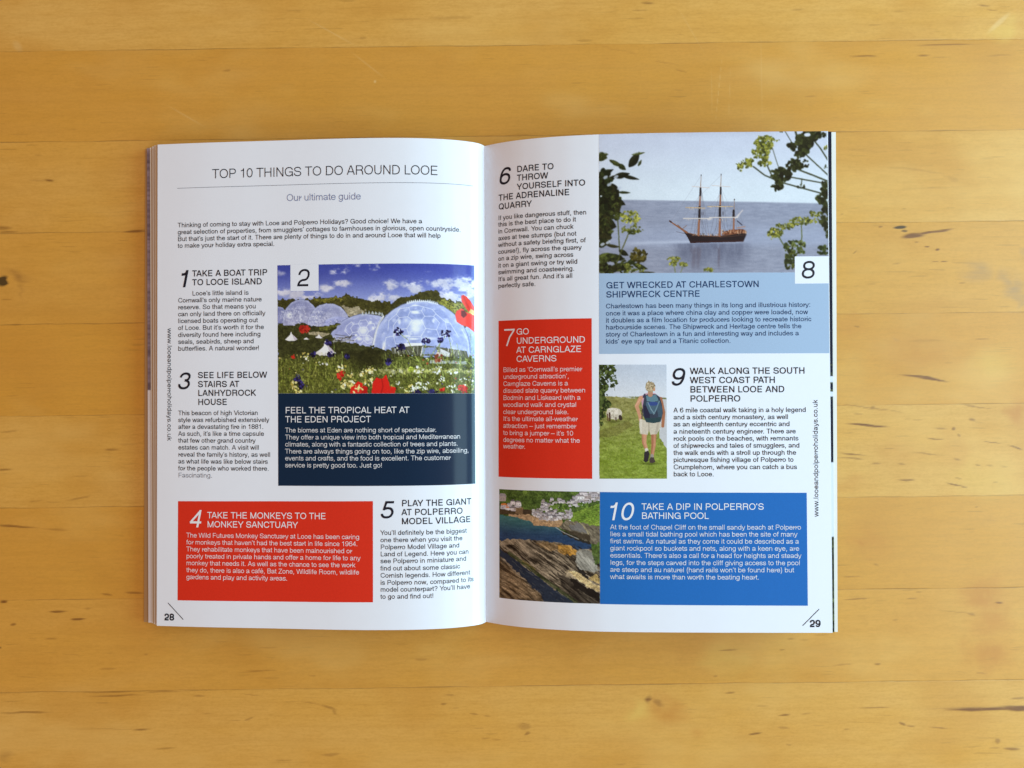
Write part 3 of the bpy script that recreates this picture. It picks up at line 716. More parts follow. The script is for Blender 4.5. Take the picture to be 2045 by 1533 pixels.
# ------------------------------------------------------------------ lettering: a monoline sans drawn as strokes
GLYPHS = {
    'A': 'M50 8L318 708;M349 708L617 8;M135 232L532 232', 'B': 'M120 350L120 676L380 676c560 525h c380 372v L120 372;M380 372c585 206h c380 42v L120 42L120 400',
    'C': 'M640 480c380 676v c90 359h c380 42v c645 245h', 'D': 'M120 42L120 676L330 676c630 359h c330 42v L78 42', 'E': 'M590 676L128 676L128 42L600 42;M128 372L560 372',
    'F': 'M570 676L128 676L128 0;M128 345L530 345', 'G': 'M668 490c395 676v c88 359h c395 42v c668 240h L668 335L400 335;M690 0L680 200', 'H': 'M120 0L120 718;M602 0L602 718;M120 372L602 372',
    'I': 'M139 0L139 718', 'J': 'M372 718L372 210c215 42v c62 230h', 'K': 'M120 0L120 718;M600 712L125 262;M270 405L622 4', 'L': 'M118 718L118 42L520 42',
    'M': 'M115 0L115 718;M125 690L405 20;M430 20L708 690;M718 0L718 718', 'N': 'M118 0L118 718;M125 690L595 30;M602 0L602 718', 'O': 'E85 42 693 676',
    'P': 'M128 0L128 676L400 676c580 505h c400 333v L128 333', 'Q': 'E85 42 693 676;M470 190L690 -8', 'R': 'M128 0L128 676L420 676c610 512h c420 352v L128 352;M420 352c596 210h L604 100L640 0',
    'S': 'M572 505c340 676v c95 525h c330 365v c590 195h c335 42v c72 235h', 'T': 'M20 676L591 676;M305 0L305 676', 'U': 'M120 718L120 270c361 42v c602 270h L602 718',
    'V': 'M45 712L322 8;M345 8L622 712', 'W': 'M42 712L240 8;M262 8L460 710;M484 710L682 8;M704 8L902 712', 'X': 'M52 712L615 6;M615 712L52 6',
    'Y': 'M45 712L333 285L622 712;M333 0L333 285', 'Z': 'M60 676L540 676L65 42L570 42',
    '1': 'M320 0L320 718;M105 540L180 540c315 700h', '2': 'M78 470c285 676v c478 488h c300 262v c85 42h L512 42', '3': 'M70 505c270 676v c458 530h c270 382v;M270 382c490 212h c275 42v c58 225h',
    '4': 'M395 0L395 718;M395 676L52 200;M40 205L525 205', '5': 'M490 676L165 676L108 345;M108 345c290 430v c488 240h c270 42v c58 195h', '6': 'M472 540c300 676v c75 330h L75 225;E75 42 492 430',
    '7': 'M45 676L520 676;M492 660L322 370L222 0', '8': 'E85 380 471 676;E62 42 494 380', '9': 'M80 178c255 42v c480 390h L480 480;E64 290 480 676', '0': 'E75 42 481 676',
    'a': 'M72 370c270 481v c440 375h L440 120c510 42h;M440 270c240 245v c78 140h c230 42v c440 215h', 'b': 'M100 0L100 718;E100 42 480 481', 'c': 'M440 335c265 481v c75 261h c265 42v c445 195h',
    'd': 'M455 0L455 718;E76 42 455 481', 'e': 'M78 272L478 272c280 481v c78 261h c285 42v c470 165h', 'f': 'M262 676c130 570h L130 0;M15 481L258 481', 'g': 'M455 523L455 30c265 -165v c82 -45h;E76 52 455 481',
    'h': 'M108 0L108 718;M108 290c285 481v c448 320h L448 0', 'i': 'M111 0L111 523;M111 618L111 718', 'j': 'M111 523L111 -80c10 -165v;M111 618L111 718', 'k': 'M108 0L108 718;M445 518L112 190;M222 298L462 4',
    'l': 'M111 0L111 718', 'm': 'M108 0L108 523;M108 310c265 481v c416 335h L416 0;M416 310c575 481v c725 335h L725 0', 'n': 'M108 0L108 523;M108 290c285 481v c448 320h L448 0', 'o': 'E76 42 480 481',
    'p': 'M100 -207L100 523;E100 42 480 481', 'q': 'M455 -207L455 523;E76 42 455 481', 'r': 'M112 0L112 523;M112 270c300 478h', 's': 'M425 368c250 481v c82 375h c250 262v c437 145h c250 42v c68 165h',
    't': 'M130 660L130 110c195 42h L255 42;M15 481L252 481', 'u': 'M448 0L448 523;M108 523L108 205c270 42v c448 235h', 'v': 'M40 518L242 6;M258 6L460 518', 'w': 'M38 518L192 8;M208 8L352 512;M370 512L514 8;M530 8L684 518',
    'x': 'M48 518L452 6;M452 518L48 6', 'y': 'M40 518L250 12;M460 518L240 -90c90 -165h', 'z': 'M50 481L430 481L58 42L455 42', 'é': 'M78 272L478 272c280 481v c78 261h c285 42v c470 165h;M250 590L345 712',
    '.': 'M139 0L139 100', ',': 'M139 100L139 10L100 -125', '’': 'M111 718L111 630L78 525', '‘': 'M111 520L111 608L142 718', '!': 'M139 200L139 718;M139 0L139 100', '?': 'M90 515c280 676v c462 510h c278 300v L278 195;M278 0L278 100',
    '(': 'M275 735L195 610L148 450L132 265L150 85L200 -90L275 -207', ')': 'M58 735L138 610L185 450L201 265L183 85L133 -90L58 -207', '–': 'M0 272L556 272', '-': 'M45 272L290 272', ':': 'M139 0L139 100;M139 423L139 523',
}
AFM = {' ':278,'A':667,'B':667,'C':722,'D':722,'E':667,'F':611,'G':778,'H':722,'I':278,'J':500,'K':667,'L':556,'M':833,'N':722,'O':778,'P':667,'Q':778,'R':722,'S':667,'T':611,'U':722,'V':667,'W':944,'X':667,'Y':667,'Z':611,
'a':556,'b':556,'c':500,'d':556,'e':556,'f':278,'g':556,'h':556,'i':222,'j':222,'k':500,'l':222,'m':833,'n':556,'o':556,'p':556,'q':556,'r':333,'s':500,'t':278,'u':556,'v':500,'w':722,'x':500,'y':500,'z':500,'.':278,',':278,'’':222,'‘':222,'!':278,'?':556,'(':333,')':333,'–':556,'-':333,':':278,'é':556}
for ch in '0123456789': AFM[ch]=556
KERN = {'TA':-90,'AT':-90,'AV':-70,'VA':-70,'AY':-90,'LY':-110,'LT':-90,'To':-100,'Yo':-100,'We':-40,'PA':-110,'Th':0,'LO':-30,'AW':-50,'WA':-50,'RT':-20,'r.':-55,'y.':-75,'Vi':-40,'Wi':-30,'’s':-40,'RY':-30,'AC':-30,'11':-60}

KAP = 0.60


def quarter(p, q, horiz, nseg):
    """quarter of a superellipse from p to q, leaving horizontally or vertically"""
    (x0, y0), (x1, y1) = p, q
    if horiz:
        a, b = (x0 + (x1 - x0) * KAP, y0), (x1, y1 - (y1 - y0) * KAP)
    else:
        a, b = (x0, y0 + (y1 - y0) * KAP), (x1 - (x1 - x0) * KAP, y1)
    out = []
    for i in range(1, nseg + 1):
        t = i / nseg
        s = 1 - t
        out.append((s ** 3 * x0 + 3 * s * s * t * a[0] + 3 * s * t * t * b[0] + t ** 3 * x1,
                    s ** 3 * y0 + 3 * s * s * t * a[1] + 3 * s * t * t * b[1] + t ** 3 * y1))
    return out


def parse(src, nseg):
    strokes = []
    for part in src.split(';'):
        s = part.strip()
        if s[0] == 'E':
            x0, y0, x1, y1 = map(float, s[1:].split())
            mx, my = (x0 + x1) / 2, (y0 + y1) / 2
            pts = [(x1, my)]
            pts += quarter((x1, my), (mx, y1), False, nseg)
            pts += quarter((mx, y1), (x0, my), True, nseg)
            pts += quarter((x0, my), (mx, y0), False, nseg)
            pts += quarter((mx, y0), (x1, my), True, nseg)
            strokes.append((pts[:-1], True))
            continue
        toks, cur = [], ''
        for ch in s:
            if ch in 'MLc':
                if cur.strip():
                    toks.append(cur.strip())
                cur = ch
            else:
                cur += ch
        toks.append(cur.strip())
        pts = []
        for tk in toks:
            if tk[0] == 'c':
                h = tk[-1] == 'h'
                x, yv = map(float, tk[1:-1].split())
                pts += quarter(pts[-1], (x, yv), h, nseg)
            else:
                q = tuple(map(float, tk[1:].split()))
                if pts and nseg >= 5:                       # long bars of big figures must follow the curve of the page
                    m_ = max(1, int(math.dist(pts[-1], q) / 70))
                    pts += [(pts[-1][0] + (q[0] - pts[-1][0]) * i / m_, pts[-1][1] + (q[1] - pts[-1][1]) * i / m_) for i in range(1, m_)]
                pts.append(q)
        strokes.append((pts, False))
    return strokes


_cache = {}


def glyph(ch, w, nseg):
    key = (ch, w, nseg)
    if key in _cache:
        return _cache[key]
    st = parse(GLYPHS[ch], nseg)
    h = w / 2
    ycp = [(-300, -300), (-207, -207), (-165, -207 + h), (0, 0), (42, h), (481, 523 - h), (523, 523), (676, 718 - h), (718, 718), (800, 800)]
    yi, yo = zip(*ycp)
    allx = [p[0] for s, _ in st for p in s]
    x0, x1 = min(allx), max(allx)
    if ch in '.,!:i‘’lIj1()' or x1 - x0 < 60:
        fx = lambda x: x
    else:
        a0, a1 = x0 - 42 + h, x1 + 42 - h
        fx = lambda x: a0 + (x - x0) * (a1 - a0) / (x1 - x0)
    res = []
    for s, closed in st:
        P = np.array([(fx(x), np.interp(y, yi, yo)) for x, y in s])
        nP = len(P)
        if closed:
            prv, nxt = np.roll(P, 1, 0), np.roll(P, -1, 0)
        else:
            prv = np.vstack([P[0] * 2 - P[1], P[:-1]])
            nxt = np.vstack([P[1:], P[-1] * 2 - P[-2]])
        d1 = P - prv
        d2 = nxt - P
        d1 /= np.maximum(np.linalg.norm(d1, axis=1, keepdims=True), 1e-6)
        d2 /= np.maximum(np.linalg.norm(d2, axis=1, keepdims=True), 1e-6)
        n1 = np.stack([-d1[:, 1], d1[:, 0]], 1)
        n2 = np.stack([-d2[:, 1], d2[:, 0]], 1)
        nm = n1 + n2
        nm /= np.maximum(np.linalg.norm(nm, axis=1, keepdims=True), 1e-6)
        ml = h / np.maximum((nm * n1).sum(1, keepdims=True), 0.42)
        hw = 50.0 if ch in '.:' else h
        if ch in '.:':
            ml = ml * 0 + hw
        res.append((P + nm * ml, P - nm * ml, closed))
    _cache[key] = res
    return res


class Letters:
    def __init__(self):
        self.v, self.f, self.n = [], [], 0

    def line(self, side, u, y, text, em, xs, w, slant, lift=0.07, turn=0):
        sc = em / 1000.0
        nseg = 3 if em < 3 else (5 if em < 6 else 8)
        pen = 0.0
        for i, ch in enumerate(text):
            if ch != ' ':
                for si, (A, B, closed) in enumerate(glyph(ch, w, nseg)):
                    pts = np.concatenate([A, B])
                    gx = (pts[:, 0] + slant * pts[:, 1] + pen) * sc * xs
                    gy = pts[:, 1] * sc
                    if turn == 0:
                        U, Y = u + gx, y + gy
                    elif turn > 0:
                        U, Y = u - gy, y + gx
                    else:
                        U, Y = u + gy, y - gx
                    self.v.append(PAGE[side].at(U, Y, lift + 0.004 * si))
                    k = len(A)
                    for j in range(k if closed else k - 1):
                        j2 = (j + 1) % k
                        b = self.n
                        self.f.append((b + j, b + k + j, b + k + j2, b + j2))
                    self.n += 2 * k
            pen += AFM[ch] + KERN.get(text[i:i + 2], 0)
        return pen * sc * xs

    def build(self, name, mat, side, label=None):
        me = mesh_from(name, np.concatenate(self.v), self.f)
        return link(name, me, mat, pages[side], label)


for (side, name, label, lines, em, xs, w, col, slant) in TEXT:
    lt = Letters()
    for (u, y, t) in lines:
        lt.line(side, u, y, t, em, xs, w, slant)
    lt.build(name, MAT[col], side, label)

for (side, q, turn) in URLS:
    lt = Letters()
    t = 'www.looeandpolperroholidays.co.uk'
    (u, y0), (_, y1) = q
    nat = sum(AFM[ch] for ch in t) / 1000.0 * 2.82
    lt.line(side, u, y0, t, 2.82, abs(y1 - y0) / nat, 84, 0.0, turn=turn)
    lt.build('web_address', MAT['ink'], side, 'web address printed sideways along the outer margin')

for (side, name, q, wd, col) in RULES:
    (u0, y0), (u1, y1) = q
    nn = 90 if name == 'rule_line' else 6
    t = np.linspace(0, 1, nn)
    ln = math.hypot(u1 - u0, y1 - y0)
    ox, oy = -(y1 - y0) / ln * wd / 2, (u1 - u0) / ln * wd / 2
    V = np.stack([PAGE[side].at(u0 + (u1 - u0) * t + s * ox, y0 + (y1 - y0) * t + s * oy, 0.06) for s in (1, -1)])
    link(name, grid_mesh(name, V), MAT[col], pages[side])

# ------------------------------------------------------------------ the four printed photographs
class Canvas:
    """a small raster painter; coordinates run over the box (x0,y0)-(x1,y1)"""

    def __init__(self, nx, ny, box, seed):
        self.ss = 2
        self.W, self.H = nx * self.ss, ny * self.ss
        x0, y0, x1, y1 = box
        self.box = box
        gx = x0 + (np.arange(self.W) + 0.5) / self.W * (x1 - x0)
        gy = y0 + (np.arange(self.H) + 0.5) / self.H * (y1 - y0)
        self.X, self.Y = np.meshgrid(gx, gy)
        self.px = (x1 - x0) / self.W
        self.py = (y1 - y0) / self.H
        self.img = np.zeros((self.H, self.W, 3))
        self.rng = np.random.default_rng(seed)

    def noise(self, sx, sy, octaves=3, rough=0.5, angle=0.0):
        tot, amp, norm = 0, 1.0, 0.0
        ca, sa = math.cos(angle), math.sin(angle)
        U, V = self.X * ca + self.Y * sa, -self.X * sa + self.Y * ca
        U, V = U - U.min(), V - V.min()
        for _ in range(octaves):
            gw, gh = int(U.max() / sx) + 3, int(V.max() / sy) + 3
            g = self.rng.random((gh, gw))
            i, j = np.floor(U / sx).astype(int), np.floor(V / sy).astype(int)
            a, b = U / sx - i, V / sy - j
            a, b = a * a * (3 - 2 * a), b * b * (3 - 2 * b)
            tot = tot + amp * ((g[j, i] * (1 - a) + g[j, i + 1] * a) * (1 - b) + (g[j + 1, i] * (1 - a) + g[j + 1, i + 1] * a) * b)
            norm += amp
            amp *= rough
            sx, sy = sx / 2, sy / 2
        return tot / norm

    def lay(self, m, col):
        col = np.asarray(col, float)
        m = np.clip(m, 0, 1)[..., None]
        self.img = self.img * (1 - m) + col * m

    def window(self, x0, y0, x1, y1):
        bx0, by0 = self.box[0], self.box[1]
        i0, i1 = int((x0 - bx0) / self.px) - 1, int((x1 - bx0) / self.px) + 2
        j0, j1 = int((y0 - by0) / self.py) - 1, int((y1 - by0) / self.py) + 2
        return (slice(max(j0, 0), max(min(j1, self.H), 0)), slice(max(i0, 0), max(min(i1, self.W), 0)))

    def put(self, sl, m, col):
        if self.img[sl].size:
            m = np.clip(m, 0, 1)[..., None]
            self.img[sl] = self.img[sl] * (1 - m) + np.asarray(col, float) * m

    def poly(self, pts, col, a=1.0, rag=None):
        xs, ys = [p[0] for p in pts], [p[1] for p in pts]
        e = 0 if rag is None else 60
        sl = self.window(min(xs) - e, min(ys) - e, max(xs) + e, max(ys) + e)
        X, Y = self.X[sl], self.Y[sl]
        if rag is not None:
            X, Y = X + rag[0][sl], Y + rag[1][sl]
        ins = np.zeros(X.shape, bool)
        n = len(pts)
        for i in range(n):
            (xa, ya), (xb, yb) = pts[i], pts[(i + 1) % n]
            if ya == yb:
                continue
            ins ^= ((ya > Y) != (yb > Y)) & (X < (xb - xa) * (Y - ya) / (yb - ya) + xa)
        self.put(sl, ins * a, col)
        return sl, ins

    def mask(self, pts, rag=None):
        m = np.zeros(self.X.shape)
        X, Y = self.X, self.Y
        if rag is not None:
            X, Y = X + rag[0], Y + rag[1]
        ins = np.zeros(X.shape, bool)
        n = len(pts)
        for i in range(n):
            (xa, ya), (xb, yb) = pts[i], pts[(i + 1) % n]
            if ya != yb:
                ins ^= ((ya > Y) != (yb > Y)) & (X < (xb - xa) * (Y - ya) / (yb - ya) + xa)
        return ins.astype(float)

    def ell(self, cx, cy, rx, ry, col, ang=0.0, a=1.0, soft=0.0):
        r = max(rx, ry) * (1 + soft) + 4
        sl = self.window(cx - r, cy - r, cx + r, cy + r)
        dx, dy = self.X[sl] - cx, self.Y[sl] - cy
        c, s = math.cos(ang), math.sin(ang)
        d = np.sqrt(((dx * c + dy * s) / rx) ** 2 + ((-dx * s + dy * c) / ry) ** 2)
        m = (d < 1).astype(float) if soft == 0 else np.clip((1 + soft - d) / (2 * soft), 0, 1)
        self.put(sl, m * a, col)

    def seg(self, x0, y0, x1, y1, w, col, a=1.0, w1=None):
        w1 = w if w1 is None else w1
        r = max(w, w1)
        sl = self.window(min(x0, x1) - r, min(y0, y1) - r, max(x0, x1) + r, max(y0, y1) + r)
        X, Y = self.X[sl], self.Y[sl]
        dx, dy = x1 - x0, y1 - y0
        t = np.clip(((X - x0) * dx + (Y - y0) * dy) / max(dx * dx + dy * dy, 1e-6), 0, 1)
        d = np.hypot(X - x0 - t * dx, Y - y0 - t * dy)
        self.put(sl, np.clip(((w + (w1 - w) * t) / 2 - d) / self.px + 0.5, 0, 1) * a, col)

    def path(self, pts, w, col, a=1.0, w1=None):
        w1 = w if w1 is None else w1
        n = len(pts) - 1
        for i in range(n):
            self.seg(*pts[i], *pts[i + 1], w + (w1 - w) * i / n, col, a, w + (w1 - w) * (i + 1) / n)

    def leafy(self, cx, cy, rx, ry, count, size, cols, fill=0.0, ang=None):
        for _ in range(count):
            t, q = self.rng.uniform(0, 2 * math.pi), math.sqrt(self.rng.random())
            x, y = cx + math.cos(t) * q * rx, cy + math.sin(t) * q * ry
            s = size * self.rng.uniform(0.5, 1.2)
            col = cols[self.rng.integers(len(cols))]
            self.ell(x, y, s, s * self.rng.uniform(0.4, 0.9), col, self.rng.uniform(0, 3.1) if ang is None else ang + self.rng.normal(0, 0.3))

    def done(self, warp=1.5, tex=0.05, green=0.50, only_green=True):
        """roughen the drawn edges and lay a fine photographic texture over the picture"""
        s = self.ss
        k = self.px
        g = np.clip((self.img[..., 1] - self.img[..., 2] - 6) / 34.0, 0, 1)     # leaves, grass and rock are the rough parts
        if only_green:
            g = g * np.clip((self.img[..., 1] - .86 * self.img[..., 0]) / 8, 0, 1)
        g = np.maximum(g, np.roll(g, 3, 0)) * .5 + np.roll(g, -3, 1) * .25 + np.roll(g, 3, 1) * .25
        wgt = .12 + .88 * g
        dx = ((self.noise(9 * k, 9 * k, 2) - .5) * 4 + (self.noise(26 * k, 26 * k, 2) - .5) * 5) * warp * wgt
        dy = ((self.noise(9 * k, 9 * k, 2) - .5) * 4 + (self.noise(26 * k, 26 * k, 2) - .5) * 5) * warp * wgt
        jj, ii = np.meshgrid(np.arange(self.W), np.arange(self.H))
        ii = np.clip(ii + np.round(dy).astype(int), 0, self.H - 1)
        jj = np.clip(jj + np.round(dx).astype(int), 0, self.W - 1)
        im = self.img[ii, jj]
        n = self.noise(5 * k, 5 * k, 3, .7) - .5
        im = im * (1 + (n * (tex + green * g) * 2.2))[..., None]
        im = im + (self.noise(60 * k, 40 * k, 3) - .5)[..., None] * 7
        self.img = im
        im = self.img.reshape(self.H // s, s, self.W // s, s, 3).mean((1, 3))
        return im + self.rng.normal(0, 2.5, im.shape[:2])[..., None]


def smooth(a, b, x):
    t = np.clip((x - a) / (b - a), 0, 1)
    return t * t * (3 - 2 * t)


def paint_domes(nx, ny):
    C = Canvas(nx, ny, (68, 95, 1988, 1340), 3)
    X, Y, rng = C.X, C.Y, C.rng
    t = smooth(95, 520, Y)[..., None]
    C.img[:] = np.array((60, 70, 152)) * (1 - t) + np.array((140, 152, 206)) * t
    cl = smooth(.2, .8, C.noise(150, 90, 5, 0.65))
    puff = np.zeros_like(X)
    for (x, y, rx, ry, s) in [(690, 150, 120, 110, .9), (840, 110, 80, 40, .6), (1060, 110, 150, 60, .7), (1010, 150, 90, 30, .5), (690, 285, 150, 60, .8), (560, 330, 140, 60, .6), (1160, 320, 120, 90, .75), (1060, 420, 160, 80, .9),
                              (1180, 440, 150, 60, .9), (1400, 320, 180, 90, .75), (1480, 270, 90, 60, .6), (1680, 300, 150, 90, .95), (1900, 310, 200, 130, 1.), (1760, 400, 240, 80, .95), (330, 390, 190, 60, 1.), (130, 350, 100, 70, .85), (110, 170, 110, 60, .4), (1560, 170, 120, 30, .35), (1340, 150, 60, 30, .2)]:
        puff = np.maximum(puff, s * np.exp(-(((X - x) / rx) ** 2 + ((Y - y) / ry) ** 2) * 1.3))
    m = smooth(0.26, 0.72, puff * (0.15 + 1.35 * cl))
    shade = C.noise(150, 90, 4, 0.6)[..., None]
    C.lay(m * 0.95, (1 - shade) * np.array((150, 152, 178)) + shade * np.array((240, 240, 246)))
    rag = ((C.noise(26, 26, 2) - .5) * 40, (C.noise(26, 26, 2) - .5) * 46)
    ridge = [(68, 430), (200, 425), (300, 438), (480, 412), (650, 408), (740, 392), (800, 408), (900, 438), (1050, 452), (1180, 474), (1260, 430), (1400, 396), (1430, 362), (1520, 345), (1620, 356), (1640, 410), (1700, 432), (1840, 450), (1990, 520), (1990, 800), (68, 800)]
    hill = C.mask(ridge, rag)
    hn = C.noise(40, 26, 4, 0.65)[..., None]
    C.lay(hill, np.array((38, 38, 16)) * (1 - hn) + np.array((84, 80, 38)) * hn)
    right = C.mask([(1620, 440), (1850, 460), (1990, 520), (1990, 760), (1800, 640), (1640, 520)], rag)
    C.lay(right * 0.9, (1 - hn) * np.array((96, 98, 40)) + hn * np.array((158, 154, 74)))
    for _ in range(60):
        x = rng.uniform(1650, 1980)
        C.ell(x, 450 + (x - 1640) * .2 + rng.uniform(0, 160), 9, 6, (52, 56, 24), a=.85)
    C.lay(C.mask([(400, 430), (640, 412), (760, 420), (640, 450), (460, 462)], rag) * .8, (108, 104, 40))
    rk = C.mask([(690, 500), (880, 520), (930, 560), (800, 620), (740, 580)], rag)
    C.lay(rk, (1 - hn) * np.array((96, 88, 62)) + hn * np.array((190, 182, 158)))

    def dome(cx, cy, rx, ry, base, c0, c1, cell, clip=None, glints=40):
        d = np.sqrt(((X - cx) / rx) ** 2 + ((Y - cy) / ry) ** 2)
        m = (d < 1) & (Y < base)
        if clip is not None:
            m &= clip
        t = smooth(cy - ry, base, Y)[..., None]
        n = C.noise(70, 50, 3)[..., None] - .5
        C.lay(m * 1.0, np.array(c0) * (1 - t) + np.array(c1) * t + n * 34)
        # hexagon net on the sphere
        r2 = np.clip(1 - d * d, 0.0, 1)
        lon = np.arcsin(np.clip((X - cx) / rx / np.maximum(np.sqrt(1 - np.clip(((Y - cy) / ry), -0.999, .999) ** 2), .05), -1, 1))
        lat = np.arcsin(np.clip((cy - Y) / ry, -1, 1))
        a, b = lon * math.cos(.2) / cell * 1.0, lat / cell
        qx, qy = a * 1.1547, b - a * .5774
        # nearest hex centre distance via two offset lattices
        def lat_d(ax, bx):
            return ax - np.round(ax), bx - np.round(bx)
        s3 = math.sqrt(3)
        x1, y1 = lat_d(a, b / s3)
        x2, y2 = lat_d(a + .5, b / s3 + .5)
        d1, d2 = x1 ** 2 + (y1 * s3) ** 2, x2 ** 2 + (y2 * s3) ** 2
        pickx, picky = np.where(d1 < d2, x1, x2), np.where(d1 < d2, y1, y2) * s3
        e = np.maximum(np.abs(pickx), np.maximum(np.abs(pickx * .5 + picky * s3 / 2), np.abs(pickx * .5 - picky * s3 / 2)))
        lw = .5 - 0.035
        pat = smooth(.45, .75, C.noise(rx * .35, ry * .25, 4, .6))
        C.lay(m * pat * .30, (206, 212, 232))
        C.lay(m * (e > lw) * (.30 if cell < .29 else .10) * (.5 + pat), (216, 222, 244))
        C.lay(m * smooth(.55, .8, C.noise(60, 40, 3)) * .30, (96, 106, 160))
        C.lay(m * np.exp(-((pickx + .1) ** 2 + (picky - .1) ** 2) * 26) * .45 * (n[..., 0] > -.05), (226, 232, 250))
        C.lay(m * smooth(.86, 1.0, d) * .5, (186, 194, 226))
        C.lay((np.abs(d - 1.0) < .012) * (Y < base) * (1.0 if clip is None else clip) * .45, (84, 92, 130))
        return m
    sx = slice(None)
    dome(75, 610, 95, 112, 660, (112, 118, 165), (128, 132, 178), .20)
    dome(300, 640, 178, 206, 682, (126, 132, 174), (146, 148, 184), .17)
    dome(570, 685, 206, 212, 694, (138, 144, 184), (156, 160, 194), .15)
    dome(655, 690, 138, 92, 686, (150, 158, 208), (160, 166, 212), .22)
    wedge = (X - 1092) * (880 - 610) - (Y - 610) * (1000 - 1092) < 0
    dome(930, 905, 372, 325, 905, (142, 150, 196), (156, 162, 206), .30, clip=wedge)
    for (x, y) in [(905, 578), (935, 570), (965, 564), (1000, 566), (1030, 568), (1060, 575), (1090, 582)]:
        C.poly([(x - 16, y + 14), (x - 4, y - 18), (x + 12, y + 14)], (190, 200, 214), .8)
    dome(1960, 900, 120, 240, 1000, (160, 180, 224), (150, 170, 220), .3)
    dome(1462, 930, 474, 474, 985, (140, 154, 204), (150, 162, 208), .36)
    for i in range(16):
        x = 1330 + i * 19
        y = 930 - 474 * math.sqrt(max(0, 1 - ((x - 1462) / 474) ** 2))
        C.poly([(x - 12, y + 8), (x + 2, y - 20), (x + 10, y + 8)], (214, 222, 240), .85)
    def fr(pts, w=5, a=.8):
        C.path([(x * .9425 + 68, y * .9425 + 87.6) for x, y in pts], w, (218, 224, 246), a)

    for pts in ([(1385, 585), (1480, 585), (1520, 670), (1470, 752), (1355, 752), (1330, 670), (1385, 585)], [(1520, 670), (1630, 680), (1660, 760), (1640, 860), (1520, 850), (1470, 752)], [(1355, 752), (1315, 830), (1215, 825), (1195, 745), (1250, 680), (1330, 670)],
                [(1385, 585), (1340, 550), (1255, 560), (1195, 640), (1195, 745)], [(1480, 585), (1510, 545), (1600, 545), (1660, 610), (1630, 680)], [(1340, 550), (1365, 495), (1480, 490), (1510, 545)], [(1255, 560), (1225, 525), (1150, 590), (1140, 690)], [(1600, 545), (1625, 520), (1720, 600), (1735, 690), (1660, 760)],
                [(1365, 495), (1350, 455), (1420, 430), (1500, 450), (1480, 490)], [(1195, 745), (1120, 760), (1100, 860)], [(1735, 690), (1790, 790), (1770, 880)], [(1225, 525), (1260, 470), (1350, 455)], [(1500, 450), (1590, 475), (1625, 520)], [(1720, 600), (1770, 610), (1850, 740)],
                [(860, 655), (920, 655), (945, 700), (915, 740), (860, 740), (835, 700), (860, 655)], [(835, 700), (780, 710), (750, 740), (770, 790), (810, 775), (860, 740)], [(835, 750), (800, 790), (815, 820), (860, 825), (895, 790), (890, 752)], [(895, 790), (930, 820), (975, 810), (985, 770), (945, 735), (915, 740)],
                [(860, 655), (840, 620), (790, 625), (760, 665), (780, 710)], [(920, 655), (945, 620), (1000, 620), (1012, 660), (945, 700)], [(840, 620), (860, 585), (920, 580), (945, 620)], [(790, 625), (770, 600), (720, 640), (700, 690), (750, 740)]):
        fr(pts)
    for (x, y, rx, ry, a) in [(1430, 612, 58, 30, .75), (1420, 670, 36, 34, .7), (1415, 436, 26, 6, .9), (1420, 512, 42, 9, .8), (1255, 600, 14, 24, .7), (1600, 590, 14, 16, .7), (1400, 775, 42, 9, .8), (1565, 770, 60, 14, .6), (1325, 745, 34, 8, .7), (885, 690, 44, 38, .75), (965, 605, 15, 13, .8), (850, 775, 26, 13, .75), (930, 772, 22, 22, .7), (815, 735, 12, 11, .8), (990, 665, 11, 16, .7), (1100, 840, 16, 36, .75), (130, 525, 30, 30, .8), (240, 540, 10, 40, .5)]:
        C.ell(x * .9425 + 68, y * .9425 + 87.6, rx, ry, (226, 232, 246), a=a, soft=.5)
    for (cx, cy, rx, ry, n_) in [(190, 530, 120, 80, 110), (430, 560, 100, 80, 110), (60, 540, 30, 60, 20), (600, 600, 70, 30, 40)]:
        for _ in range(n_):
            t_, q_ = rng.uniform(0, 6.28), math.sqrt(rng.random())
            x, y = (cx + rx * q_ * math.cos(t_)) * .9425 + 68, (cy + ry * q_ * math.sin(t_)) * .9425 + 87.6
            C.ell(x, y, rng.uniform(4, 9), rng.uniform(4, 10), [(206, 210, 228), (222, 226, 238), (104, 110, 150)][rng.integers(3)], a=.38)
    C.path([(1098, 606), (1060, 660), (1030, 740), (1000, 885)], 18, (206, 210, 216), .95)
    C.path([(1085, 620), (1040, 690), (1010, 780), (985, 885)], 6, (150, 156, 186), .8)
    C.ell(1410, 700, 72, 62, (216, 224, 244), a=.55, soft=.5)
    C.ell(1400, 560, 36, 10, (222, 230, 248), a=.8, soft=.4)
    C.path([(1850, 720), (1910, 830), (1930, 980)], 9, (196, 208, 236), .7)
    # valley floor
    low = C.mask([(68, 668), (200, 690), (330, 660), (470, 700), (700, 670), (590, 760), (640, 820), (780, 850), (1000, 890), (1180, 935), (1500, 985), (1988, 990), (1988, 1400), (68, 1400)], rag)
    ln = C.noise(36, 22, 5, 0.7)[..., None]
    C.lay(low, np.array((26, 28, 12)) * (1 - ln) + np.array((78, 80, 42)) * ln)
    C.poly([(480, 700), (650, 672), (690, 680), (560, 735), (480, 735)], (92, 94, 40), .9)
    C.poly([(370, 750), (470, 745), (590, 765), (520, 790), (380, 775)], (158, 150, 124), .9)
    C.leafy(335, 720, 54, 34, 60, 14, [(150, 34, 26), (176, 48, 36), (120, 26, 20)])
